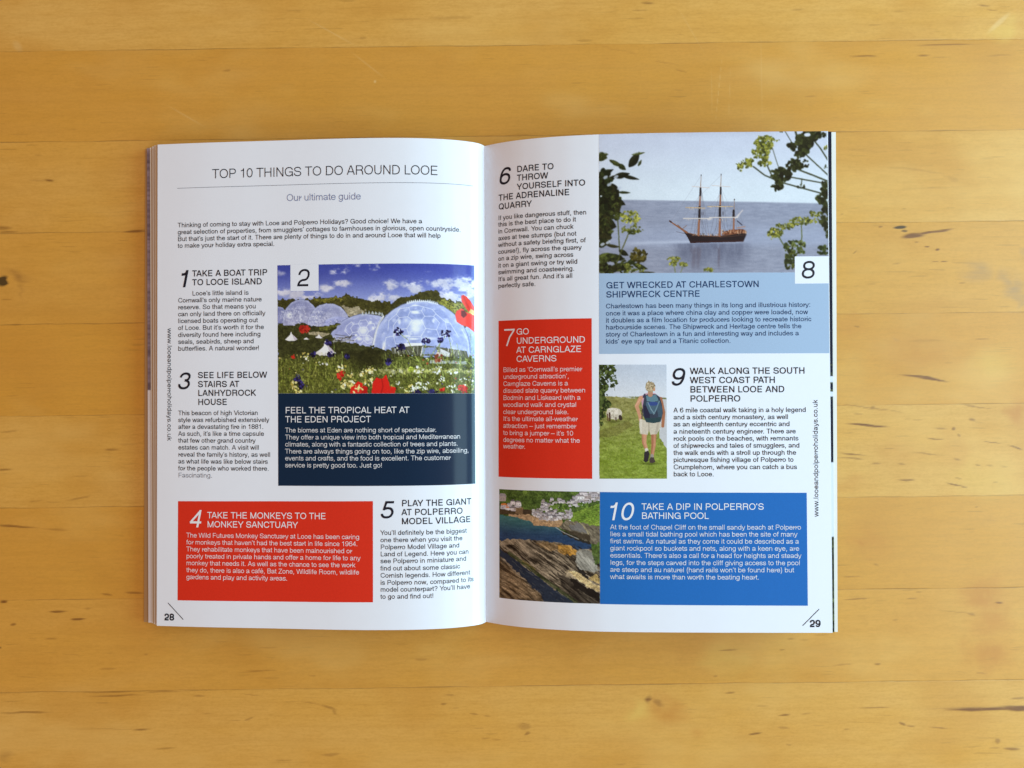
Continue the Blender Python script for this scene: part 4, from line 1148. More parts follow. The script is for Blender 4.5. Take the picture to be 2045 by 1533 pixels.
    for (x, y, w, h) in [(206, 740, 60, 88), (540, 824, 104, 150), (478, 766, 40, 40), (350, 794, 30, 22), (1100, 850, 14, 70)]:
        C.poly([(x, y), (x + w * .18, y + h * .4), (x + w, y + h * .85), (x + w * .6, y + h), (x - w * .6, y + h), (x - w, y + h * .85), (x - w * .18, y + h * .4)], (226, 222, 226))
        C.poly([(x + w * .1, y + h * .3), (x + w, y + h * .85), (x + w * .5, y + h)], (176, 170, 186), .8)
    for _ in range(26):
        C.seg(600 + rng.uniform(0, 230), 770 + rng.uniform(0, 90), 640 + rng.uniform(0, 190), 790 + rng.uniform(0, 60), 5, (186, 186, 190) if rng.random() > .5 else (48, 44, 38), .8)
    # station building and hedges
    C.poly([(1170, 905), (1280, 870), (1500, 880), (1900, 930), (1920, 1000), (1700, 985), (1480, 975), (1180, 960)], (86, 86, 70))
    for _ in range(46):
        x = rng.uniform(1180, 1900)
        C.seg(x, rng.uniform(880, 940), x + rng.uniform(-20, 26), rng.uniform(940, 985), 6, [(220, 220, 214), (40, 40, 30), (150, 152, 140)][rng.integers(3)], .85)
    C.poly([(1290, 860), (1460, 856), (1470, 880), (1300, 890)], (226, 226, 232), .9)
    C.poly([(1640, 910), (1730, 950), (1720, 1000), (1640, 960)], (210, 212, 216), .9)
    C.poly([(1470, 905), (1600, 895), (1610, 960), (1470, 960)], (134, 148, 198), .9)
    gn = C.noise(30, 18, 4, .7)[..., None]
    C.lay(C.mask([(1000, 1010), (1400, 985), (1988, 1010), (1988, 1180), (1000, 1180)], rag), np.array((40, 46, 16)) * (1 - gn) + np.array((120, 126, 62)) * gn)
    C.lay(C.mask([(1060, 1108), (1500, 1090), (1988, 1110), (1988, 1145), (1500, 1150), (1060, 1150)], rag) * .9, (168, 166, 108))
    C.poly([(1540, 1020), (1900, 1030), (1900, 1055), (1540, 1050)], (176, 182, 190), .75)
    C.lay(C.mask([(700, 960), (1000, 900), (1100, 960), (1090, 1110), (900, 1130), (720, 1080)], rag) * .85, np.array((22, 24, 10)) * (1 - ln) + np.array((58, 56, 26)) * ln)
    for (x, y, r) in [(1190, 1135, 18), (1260, 1128, 18)]:
        C.poly([(x - r, y - r), (x + r, y - r), (x + r, y + r), (x - r, y + r)], (196, 196, 186), .9)
    # meadow
    md = smooth(930, 1060, Y + (X - 68) * -.03 + (C.noise(120, 60, 2) - .5) * 90)
    side = np.clip(md * (1 - smooth(640, 1000, X) * (1 - smooth(1080, 1240, Y))), 0, 1)
    C.lay(side * .95, np.array((50, 56, 18)) * (1 - gn) + np.array((122, 124, 56)) * gn)
    greens = [(140, 148, 70), (104, 116, 44), (170, 172, 96), (56, 62, 22), (38, 42, 16), (84, 96, 36)]
    for _ in range(1500):
        x, y = rng.uniform(68, 1988), rng.uniform(990, 1345)
        if 700 < x < 1080 and y < 1100:
            continue
        ln_ = rng.uniform(20, 70)
        C.seg(x, y, x + rng.normal(0, 12), y - ln_, rng.uniform(2, 5), greens[rng.integers(6)], .75)
    for (x0, y0, x1, y1) in [(1255, 760, 1330, 830), (1330, 830, 1480, 1130), (1290, 900, 1340, 980), (1340, 980, 1450, 1040), (1690, 790, 1560, 960), (1640, 850, 1610, 960), (1500, 870, 1470, 980), (1150, 1040, 1230, 1110), (1250, 1040, 1240, 1180), (1800, 860, 1830, 1000), (1935, 740, 1950, 900), (1950, 900, 1975, 1300), (1720, 800, 1770, 1000), (620, 860, 635, 1010), (700, 940, 705, 1060), (1880, 1000, 1990, 1120), (1520, 1000, 1490, 1200), (1830, 1000, 1820, 1200), (1660, 1120, 1690, 1280), (1440, 1120, 1460, 1260)]:
        C.seg(x0, y0, x1, y1, 6, (146, 160, 84), .9)
    for _ in range(150):
        x, y = 68 + 1920 * rng.random() ** .75, rng.uniform(960, 1340)
        if 700 < x < 1090 and y < 1120:
            continue
        r = rng.uniform(3, 9)
        C.ell(x, y, r, r * .8, [(226, 222, 196), (206, 190, 120), (30, 32, 14), (24, 26, 12), (70, 62, 116), (150, 40, 34), (196, 200, 180), (40, 46, 18)][rng.integers(8)], a=.8)
    for (x, y, rx, ry) in [(1240, 748, 40, 38), (1692, 762, 46, 36), (1504, 840, 42, 28), (1642, 828, 26, 22), (1258, 905, 46, 38), (1146, 1036, 36, 32), (592, 966, 28, 28), (746, 985, 22, 20), (412, 962, 30, 30), (264, 1192, 34, 34), (300, 1256, 24, 40), (1560, 1325, 46, 26), (1420, 1325, 40, 26), (1270, 890, 26, 22), (570, 850, 30, 30)]:
        C.leafy(x, y, rx, ry, 26, 13, [(36, 34, 78), (26, 22, 54), (58, 52, 118), (18, 16, 32)])
    for (x, y, r, n) in [(930, 1140, 60, 26), (990, 1110, 40, 14), (960, 1230, 50, 18), (740, 1260, 50, 20), (800, 1240, 40, 14), (220, 1260, 50, 22), (260, 1320, 40, 14), (880, 1310, 50, 18), (690, 1110, 60, 16), (780, 1170, 30, 8), (340, 980, 44, 14), (1350, 1300, 60, 18)]:
        C.leafy(x, y, r, r * .8, int(n * .75), 14, [(226, 214, 150), (206, 190, 110), (238, 232, 190), (160, 146, 70)])
    for (x, y, r, n) in [(1470, 1260, 70, 40), (1420, 1110, 60, 20), (1760, 1130, 60, 22), (1600, 1110, 60, 20), (1750, 1290, 60, 24), (1230, 1240, 26, 8), (1900, 1230, 80, 26), (1380, 1290, 40, 14), (1660, 1200, 50, 12), (520, 1050, 50, 10)]:
        C.leafy(x, y, r, r * .6, int(n * .6), 11, [(232, 232, 226), (206, 208, 204), (176, 186, 150), (226, 226, 190)])
    C.ell(1360, 1108, 24, 26, (146, 160, 60))
    reds = [(186, 34, 26), (150, 24, 18), (204, 54, 40)]
    C.poly([(985, 1345), (992, 1240), (1030, 1190), (1080, 1200), (1120, 1162), (1152, 1230), (1168, 1345)], (196, 32, 24))
    C.path([(1080, 1200), (1092, 1270), (1070, 1345)], 12, (150, 20, 18), .7)
    C.poly([(772, 1345), (785, 1280), (850, 1218), (900, 1240), (880, 1345)], (200, 36, 26))
    C.poly([(880, 1345), (900, 1260), (942, 1280), (940, 1345)], (168, 26, 20))
    C.poly([(1160, 1345), (1165, 1270), (1210, 1290), (1205, 1345)], (190, 34, 24))
    C.leafy(850, 1300, 50, 40, 10, 15, [(226, 210, 140), (206, 196, 120)])
    for (x, y, r) in [(226, 982, 16), (680, 1180, 36), (700, 1140, 26), (1660, 1300, 26), (1870, 1310, 34), (1835, 1280, 26), (1620, 1000, 40)]:
        C.leafy(x, y, r, r, 10, r * .5, reds if r != 40 else [(150, 96, 70), (196, 180, 170), (120, 60, 40)])
    C.poly([(1846, 400), (1868, 386), (1900, 402), (1940, 440), (1982, 500), (1985, 562), (1930, 560), (1885, 505), (1850, 450)], (212, 58, 48))
    C.path([(1870, 400), (1900, 470), (1940, 540)], 20, (176, 36, 34), .6)
    C.poly([(1786, 590), (1800, 540), (1850, 516), (1900, 560), (1985, 580), (1988, 750), (1920, 700), (1850, 680), (1800, 650)], (222, 60, 52))
    C.poly([(1845, 540), (1880, 540), (1905, 580), (1870, 612), (1845, 590)], (96, 22, 28))
    C.poly([(1920, 560), (1945, 520), (1988, 540), (1988, 580)], (206, 190, 120), .9)
    return C.done()


def paint_ship(nx, ny):
    C = Canvas(nx, ny, (64, 60, 1908, 1187), 8)
    X, Y, rng = C.X, C.Y, C.rng
    t = smooth(60, 600, Y)[..., None]
    C.img[:] = np.array((194, 206, 234)) * (1 - t) + np.array((210, 226, 246)) * t
    C.lay(smooth(.5, .8, C.noise(900, 60, 3)) * .35 * (1 - smooth(60, 330, Y)), (176, 186, 214))
    hz = 590 + (X - 64) * .0262
    sea = smooth(-7, 7, Y - hz)
    t = smooth(600, 1187, Y)[..., None]
    wn = C.noise(60, 10, 4, .65)[..., None] - .5
    C.lay(sea, np.array((142, 152, 180)) * (1 - t) + np.array((142, 150, 176)) * t + wn * 34)
    C.lay(sea * smooth(740, 900, Y) * (1 - smooth(930, 1010, Y)) * .5, (160, 174, 208))
    C.lay(np.exp(-((Y - 942 + (X - 500) * .02) / 14) ** 2) * (X < 820) * smooth(150, 420, X) * .55, (192, 204, 232))
    rf = C.noise(24, 70, 4, .6)
    C.lay(smooth(600, 760, X) * (1 - smooth(1180, 1330, X)) * smooth(940, 960, Y) * (1 - smooth(1000, 1190, Y) * .75) * (.35 + .75 * rf) * .75, (84, 90, 116))
    for x0 in (868, 1030, 830):
        C.lay(np.exp(-((X - x0 + (rf - .5) * 60) / 16) ** 2) * smooth(960, 1000, Y) * .45 * (1 - smooth(1100, 1190, Y)), (92, 84, 100))
    # rigging
    for (xt, yt, xs_) in [(888, 500, (800, 830, 850, 905, 930, 950)), (882, 740, (830, 850, 900, 930)), (1047, 500, (960, 1000, 1080, 1110)), (1042, 740, (985, 1010, 1075, 1100)), (1152, 690, (1110, 1130, 1180, 1205))]:
        for x in xs_:
            C.seg(xt, yt, x, 878, 3, (96, 96, 110), .55)
    for (a, b) in [((888, 410), (645, 775)), ((882, 560), (700, 810)), ((1047, 410), (890, 560)), ((1045, 560), (880, 740)), ((1153, 610), (1050, 740)), ((1047, 500), (1152, 740)), ((1152, 610), (1240, 830))]:
        C.seg(*a, *b, 2, (110, 108, 122), .4)
    hull = [(735, 838), (760, 858), (800, 874), (870, 884), (1030, 892), (1090, 880), (1150, 872), (1250, 858), (1250, 884), (1228, 934), (1150, 940), (800, 946), (778, 900)]
    C.poly(hull, (38, 30, 34))
    C.poly([(800, 934), (1225, 926), (1226, 940), (800, 948)], (54, 32, 34), .8)
    C.path([(760, 860), (870, 888), (1030, 896), (1250, 862)], 6, (120, 84, 64), .9)
    C.path([(1040, 902), (1230, 886)], 3, (110, 76, 60), .8)
    C.poly([(1050, 884), (1070, 856), (1110, 850), (1120, 842), (1220, 838), (1248, 850), (1250, 868), (1120, 880)], (116, 72, 54))
    for _ in range(60):
        x = rng.uniform(1050, 1245)
        C.seg(x, rng.uniform(842, 872), x + rng.uniform(-6, 10), rng.uniform(850, 878), 5, [(60, 36, 30), (186, 128, 92), (206, 176, 150)][rng.integers(3)], .8)
    for _ in range(34):
        x = rng.uniform(810, 1040)
        C.seg(x, rng.uniform(868, 886), x + rng.uniform(-6, 8), 888, 5, [(70, 60, 60), (176, 130, 100), (206, 196, 190)][rng.integers(3)], .75)
    C.seg(640, 774, 772, 862, 9, (136, 92, 70), w1=16)
    C.seg(636, 770, 650, 780, 12, (70, 46, 44))
    C.path([(690, 855), (740, 868), (770, 872)], 3, (60, 50, 56), .7)
    C.seg(700, 800, 730, 830, 5, (120, 84, 66))
    C.seg(735, 835, 772, 806, 4, (130, 92, 70))
    for (xb, yb, xm, ym, xt, yt, w) in [(866, 884, 882, 560, 890, 402, 19), (1036, 888, 1044, 560, 1051, 398, 19), (1148, 858, 1153, 700, 1156, 598, 15)]:
        C.seg(xb, yb, xm, ym, w, (150, 104, 82), w1=w * .62)
        C.seg(xb + 5, yb, xm + 3, ym, w * .3, (126, 82, 66), .7)
        C.seg(xm, ym, xt, yt, w * .5, (150, 128, 118), w1=3)
        C.ell(xt, yt + 4, 4, 7, (50, 46, 52))
    for (x, y0, y1, w) in [(876, 662, 752, 20), (884, 506, 566, 15), (1040, 656, 742, 20), (1047, 504, 556, 14), (1150, 690, 742, 18)]:
        C.seg(x, y0, x - 2, y1, w, (44, 38, 42))
    for (x0, y0, x1, y1, w, c) in [(818, 494, 956, 507, 6, (206, 200, 204)), (976, 488, 1122, 500, 6, (204, 200, 206)), (766, 662, 918, 668, 8, (190, 168, 140)), (940, 656, 1142, 658, 8, (186, 166, 140)), (746, 750, 965, 752, 8, (206, 202, 204)), (955, 744, 1178, 744, 8, (204, 200, 204)), (1160, 752, 1222, 688, 8, (206, 200, 206)), (1178, 772, 1216, 806, 7, (46, 44, 60)), (1176, 828, 1240, 818, 5, (176, 120, 92))]:
        C.seg(x0, y0, x1, y1, w, c)
    for _ in range(30):
        yv, x = [(668, rng.uniform(775, 910)), (660, rng.uniform(950, 1135)), (756, rng.uniform(760, 1170))][rng.integers(3)]
        C.seg(x, yv, x + rng.uniform(-8, 8), yv + rng.uniform(6, 18), 4, (196, 186, 180), .6)
    C.poly([(925, 752), (990, 750), (950, 768)], (204, 200, 206), .8)
    C.poly([(1165, 752), (1216, 692), (1185, 748)], (206, 206, 216), .8)
    for x in (893, 905, 1060, 1070):
        C.seg(x, 700, x, 722, 4, (70, 70, 84), .8)
    # foliage: left
    G = [(38, 44, 22), (52, 58, 28), (28, 30, 18), (66, 74, 36), (44, 44, 24)]

    def lf(x, y, rx, ry, deg, c=None):
        c = G[rng.integers(5)] if c is None else c
        a = R(deg)
        pts = []
        for q in range(17):
            t = q / 16 * 2 - 1
            pts.append((t, (1 - t * t) * (1 - .25 * t) * .9))
        pts = pts + [(t, -h * .8) for t, h in pts[::-1]]
        C.poly([(x + rx * 1.15 * t * math.cos(a) - ry * h * math.sin(a), y + rx * 1.15 * t * math.sin(a) + ry * h * math.cos(a)) for t, h in pts], c)
        C.ell(x - rx * .1, y - ry * .3, rx * .7, ry * .3, (np.array(c) * 1.45).clip(0, 255), R(deg), .7)
    for a in [(92, 240, 40, 46, 20), (120, 225, 20, 16, 0), (205, 300, 56, 22, 28), (255, 330, 34, 26, 40), (350, 272, 66, 40, -55), (385, 225, 50, 12, -8), (395, 300, 26, 14, -60), (110, 375, 70, 34, -20), (150, 430, 70, 26, -30), (320, 415, 66, 18, 14), (250, 395, 60, 30, -10), (270, 535, 46, 13, 4), (180, 530, 76, 70, 60), (120, 500, 70, 70, 0),
              (130, 620, 76, 76, 0), (235, 610, 46, 30, 30), (200, 650, 40, 60, 10), (100, 720, 60, 60, 0), (150, 790, 54, 60, 20), (110, 850, 60, 80, 0), (90, 950, 40, 30, 0), (180, 965, 50, 16, 10), (110, 1050, 62, 40, -20), (200, 1055, 70, 34, 12), (265, 1020, 40, 26, 30), (250, 1130, 70, 40, 0), (150, 1150, 90, 40, 0), (100, 1130, 50, 60, 0), (330, 1090, 50, 26, -30), (395, 1130, 60, 24, 20), (450, 1180, 60, 10, 0)]:
        lf(*a)
    C.leafy(110, 640, 62, 290, 220, 26, [(28, 34, 18), (36, 42, 22), (46, 54, 28), (24, 26, 14)])
    C.leafy(200, 640, 40, 120, 40, 20, G)
    C.leafy(110, 820, 55, 130, 50, 22, G)
    C.leafy(180, 1120, 120, 70, 60, 20, G)
    C.leafy(320, 1150, 110, 40, 40, 14, [(84, 92, 40), (60, 66, 30), (110, 116, 54)])
    C.leafy(385, 1040, 62, 56, 40, 20, [(70, 66, 28), (92, 84, 36), (50, 46, 22)])
    for (x, y) in [(120, 410), (205, 408), (150, 470), (95, 950), (140, 935), (230, 500), (180, 330)]:
        C.ell(x, y, 20, 12, (190, 204, 230), -.5, .8)
    C.path([(215, 700), (232, 1000)], 8, (72, 80, 40))
    C.path([(325, 810), (290, 900), (245, 1010), (205, 1110)], 8, (80, 84, 42))
    C.leafy(320, 735, 82, 52, 90, 12, [(146, 150, 66), (112, 120, 50), (170, 172, 86), (80, 88, 36)])
    C.leafy(330, 830, 92, 40, 40, 12, [(84, 92, 40), (56, 64, 28), (110, 116, 50)])
    for (x, y, rx, ry) in [(668, 1075, 54, 20), (660, 1110, 34, 18), (745, 1118, 32, 16), (945, 1160, 40, 16)]:
        C.leafy(x, y, rx, ry, 34, 9, [(122, 126, 52), (150, 150, 70), (84, 90, 40)])
    C.path([(668, 1110), (680, 1187)], 6, (110, 118, 70))
    C.path([(742, 1130), (720, 1187)], 5, (110, 118, 70))
    # foliage: right
    st = (52, 58, 40)
    for pts, w in [([(1310, 340), (1400, 410), (1540, 470), (1850, 556)], 11), ([(1600, 425), (1850, 472)], 10), ([(1640, 355), (1780, 410), (1908, 462)], 13), ([(1730, 245), (1820, 330), (1908, 412)], 10), ([(1786, 120), (1850, 200), (1908, 292)], 11), ([(1420, 330), (1460, 420), (1510, 470)], 10), ([(1460, 180), (1490, 280), (1510, 340)], 5), ([(1650, 60), (1680, 180), (1660, 340)], 16), ([(1566, 60), (1620, 150)], 6), ([(1700, 440), (1690, 500)], 7)]:
        C.path(pts, w, st, .95)
    Y1 = [(128, 132, 56), (104, 110, 44), (152, 152, 74), (80, 86, 36), (60, 66, 30)]
    for (x, y, rx, ry, n, s) in [(1400, 140, 92, 44, 90, 15), (1370, 230, 76, 50, 70, 15), (1400, 300, 50, 40, 36, 14), (1265, 310, 42, 36, 40, 14), (1202, 335, 26, 42, 30, 12), (1430, 200, 50, 40, 30, 14), (1500, 130, 20, 8, 6, 8)]:
        C.leafy(x, y, rx, ry, n, s, Y1)
    D1 = [(34, 38, 18), (46, 52, 26), (58, 64, 32), (26, 28, 14)]
    for (x, y, rx, ry, n, s) in [(1725, 150, 60, 72, 40, 34), (1780, 90, 68, 36, 30, 26), (1622, 188, 34, 30, 14, 20), (1690, 240, 40, 34, 16, 20), (1640, 330, 66, 44, 40, 18), (1730, 320, 30, 30, 10, 12), (1530, 405, 70, 56, 44, 26), (1500, 500, 40, 40, 18, 22), (1690, 500, 30, 18, 10, 10), (1885, 520, 30, 70, 20, 24), (1860, 600, 44, 40, 20, 22), (1885, 750, 34, 100, 36, 26), (1890, 350, 16, 14, 5, 10), (1880, 95, 30, 12, 6, 10), (1530, 62, 20, 10, 6, 8), (1850, 85, 50, 16, 10, 14)]:
        C.leafy(x, y, rx, ry, n, s, D1)
    C.ell(1745, 90, 26, 14, (206, 216, 238))
    C.leafy(1890, 200, 14, 26, 10, 10, Y1)
    for (x, y, rx, ry, n, s) in [(1480, 870, 60, 36, 50, 13), (1560, 815, 70, 26, 40, 13), (1690, 775, 90, 30, 60, 13), (1800, 720, 40, 24, 24, 12), (1445, 900, 20, 20, 10, 10), (1820, 760, 30, 30, 10, 12)]:
        C.leafy(x, y, rx, ry, n, s, Y1)
    C.path([(1505, 895), (1560, 985), (1620, 1060)], 8, (86, 96, 54))
    C.path([(1690, 800), (1695, 900), (1680, 1010)], 8, (86, 96, 54))
    C.leafy(1640, 990, 90, 60, 70, 15, [(56, 66, 32), (74, 86, 42), (40, 46, 24), (100, 110, 60)])
    C.leafy(1600, 1090, 46, 70, 40, 16, [(56, 66, 32), (74, 80, 36), (40, 46, 24)])
    C.leafy(1865, 1010, 50, 34, 26, 16, [(40, 50, 26), (66, 78, 40)])
    C.leafy(1895, 890, 12, 40, 10, 10, [(50, 58, 30)])
    near = np.maximum(1 - smooth(400, 470, X), smooth(1160, 1220, X))
    near = np.maximum(near, smooth(1030, 1050, Y) * (1 - smooth(990, 1010, X)))
    soft = np.zeros_like(C.img)
    for dy in range(-2, 3):
        for dx in range(-2, 3):
            soft += np.roll(np.roll(C.img, dy, 0), dx, 1) / 25.0
    C.img = C.img * (1 - near[..., None]) + soft * near[..., None]      # the leaves nearest the lens are out of focus
    return C.done(1.1, 0.02, 0.45)


def paint_walker(nx, ny):
    C = Canvas(nx, ny, (65, 112, 605, 1025), 11)
    X, Y, rng = C.X, C.Y, C.rng
    t = smooth(112, 380, Y)[..., None]
    C.img[:] = np.array((186, 200, 222)) * (1 - t) + np.array((206, 216, 232)) * t
    rag = ((C.noise(20, 20, 2) - .5) * 16, (C.noise(20, 20, 2) - .5) * 16)
    C.poly([(220, 372), (420, 366), (605, 378), (605, 392), (420, 384)], (120, 128, 88))
    C.poly([(350, 380), (605, 390), (605, 800), (545, 700), (560, 520), (470, 420)], (188, 194, 204))
    gn = C.noise(46, 16, 4, .6)[..., None]
    t = smooth(400, 900, Y)[..., None]
    grass = np.array((138, 138, 84)) * (1 - t) + np.array((126, 146, 58)) * t
    C.lay(C.mask([(65, 366), (200, 366), (400, 388), (470, 450), (540, 600), (548, 700), (610, 790), (610, 1030), (65, 1030)], rag), grass + (gn - .5) * 70)
    for _ in range(900):
        x, y = rng.uniform(65, 605), rng.uniform(420, 1025)
        if x > 520 - max(0, y - 700) * -.6 and y < 780:
            continue
        C.seg(x, y, x + rng.normal(0, 8), y - rng.uniform(4, 12), 3, [(82, 96, 32), (140, 150, 66), (72, 80, 30), (128, 124, 64)][rng.integers(4)], .5)
    C.lay(C.mask([(65, 640), (300, 560), (340, 600), (200, 680), (65, 700)], rag) * .35, (92, 84, 44))
    for (x, y, rx, ry, n, s) in [(105, 180, 60, 80, 90, 16), (160, 150, 44, 40, 40, 12), (180, 250, 34, 50, 34, 11), (95, 320, 40, 100, 90, 16), (90, 450, 34, 90, 70, 16), (130, 430, 30, 30, 30, 12), (80, 560, 20, 40, 20, 10)]:
        C.leafy(x, y, rx, ry, n, s, [(50, 64, 32), (72, 88, 44), (36, 46, 24), (92, 108, 58)])
    C.leafy(150, 200, 50, 90, 10, 8, [(190, 202, 222)])
    C.seg(190, 280, 190, 320, 4, (70, 80, 50), .5)
    # sheep
    C.ell(186, 504, 62, 46, (196, 192, 180))
    C.ell(178, 486, 48, 26, (222, 218, 210), .2, .9)
    C.leafy(190, 505, 58, 44, 60, 9, [(206, 202, 190), (176, 170, 156), (224, 220, 212)])
    C.ell(236, 536, 14, 22, (60, 50, 44), -.3)
    C.seg(150, 500, 152, 560, 13, (70, 46, 38))
    C.seg(134, 510, 136, 560, 9, (96, 66, 54))
    C.seg(200, 535, 202, 562, 9, (86, 66, 56))
    C.ell(185, 568, 70, 10, (76, 82, 34), 0, .6, .4)
    # walker
    skin, skd = (196, 146, 118), (160, 108, 82)
    C.ell(470, 905, 70, 9, (70, 82, 28), 0, .7, .5)
    C.path([(425, 668), (424, 735), (446, 800)], 42, skin, w1=24)
    C.path([(412, 668), (412, 735), (438, 800)], 12, skd, .6)
    C.path([(500, 666), (498, 750), (486, 852)], 44, skd, w1=24)
    C.path([(508, 666), (506, 750), (490, 850)], 16, skin, .7)
    C.seg(442, 792, 446, 812, 26, (206, 204, 200))
    C.seg(486, 838, 484, 866, 24, (146, 140, 138))
    C.poly([(424, 812), (455, 798), (466, 820), (456, 880), (436, 894), (418, 880)], (46, 42, 48))
    C.poly([(466, 866), (480, 850), (500, 856), (512, 890), (490, 900), (464, 892)], (70, 60, 60))
    C.poly([(398, 365), (440, 342), (512, 342), (552, 372), (562, 470), (480, 560), (418, 500)], (186, 148, 170))
    C.path([(400, 378), (364, 440), (396, 545)], 32, skin, w1=24)
    C.path([(392, 390), (358, 442)], 10, (216, 172, 146), .7)
    C.path([(556, 385), (580, 495), (572, 604)], 28, skd, w1=24)
    C.ell(390, 546, 12, 18, skin)
    C.poly([(388, 545), (430, 556), (550, 566), (562, 602), (526, 668), (474, 672), (462, 628), (452, 672), (400, 668), (384, 600)], (196, 190, 178))
    C.path([(462, 570), (462, 640)], 8, (150, 142, 130), .7)
    C.path([(400, 560), (396, 660)], 16, (214, 210, 202), .7)
    C.path([(540, 570), (520, 660)], 18, (164, 156, 146), .6)
    C.poly([(428, 362), (452, 350), (520, 350), (548, 372), (566, 430), (574, 500), (556, 568), (500, 580), (440, 572), (416, 520), (414, 440)], (52, 62, 80))
    C.poly([(440, 362), (520, 352), (540, 400), (500, 412), (446, 404)], (92, 128, 146))
    C.poly([(520, 430), (548, 400), (572, 470), (566, 540), (540, 540)], (66, 90, 108), .9)
    C.poly([(440, 410), (500, 416), (552, 400), (540, 440), (510, 505), (470, 505), (440, 450)], (70, 96, 116))
    C.ell(495, 425, 42, 16, (52, 74, 136))
    C.path([(455, 415), (480, 470), (505, 505)], 6, (132, 160, 176), .9)
    C.path([(545, 405), (520, 470), (500, 510)], 6, (120, 150, 166), .9)
    C.poly([(414, 440), (440, 440), (470, 510), (468, 556), (430, 545)], (38, 38, 62))
    C.poly([(430, 540), (500, 540), (560, 530), (552, 570), (500, 581), (440, 573)], (42, 66, 74))
    C.path([(410, 470), (406, 545)], 7, (60, 40, 60))
    C.path([(430, 352), (420, 372)], 14, (60, 56, 80))
    C.seg(474, 330, 474, 352, 40, (176, 136, 116))
    C.ell(474, 292, 38, 42, (160, 146, 120))
    C.leafy(474, 288, 36, 40, 60, 9, [(150, 136, 108), (184, 170, 142), (122, 108, 84), (200, 188, 162)])
    C.ell(506, 312, 8, 14, skin)
    return C.done(0.9, 0.05, 0.16)


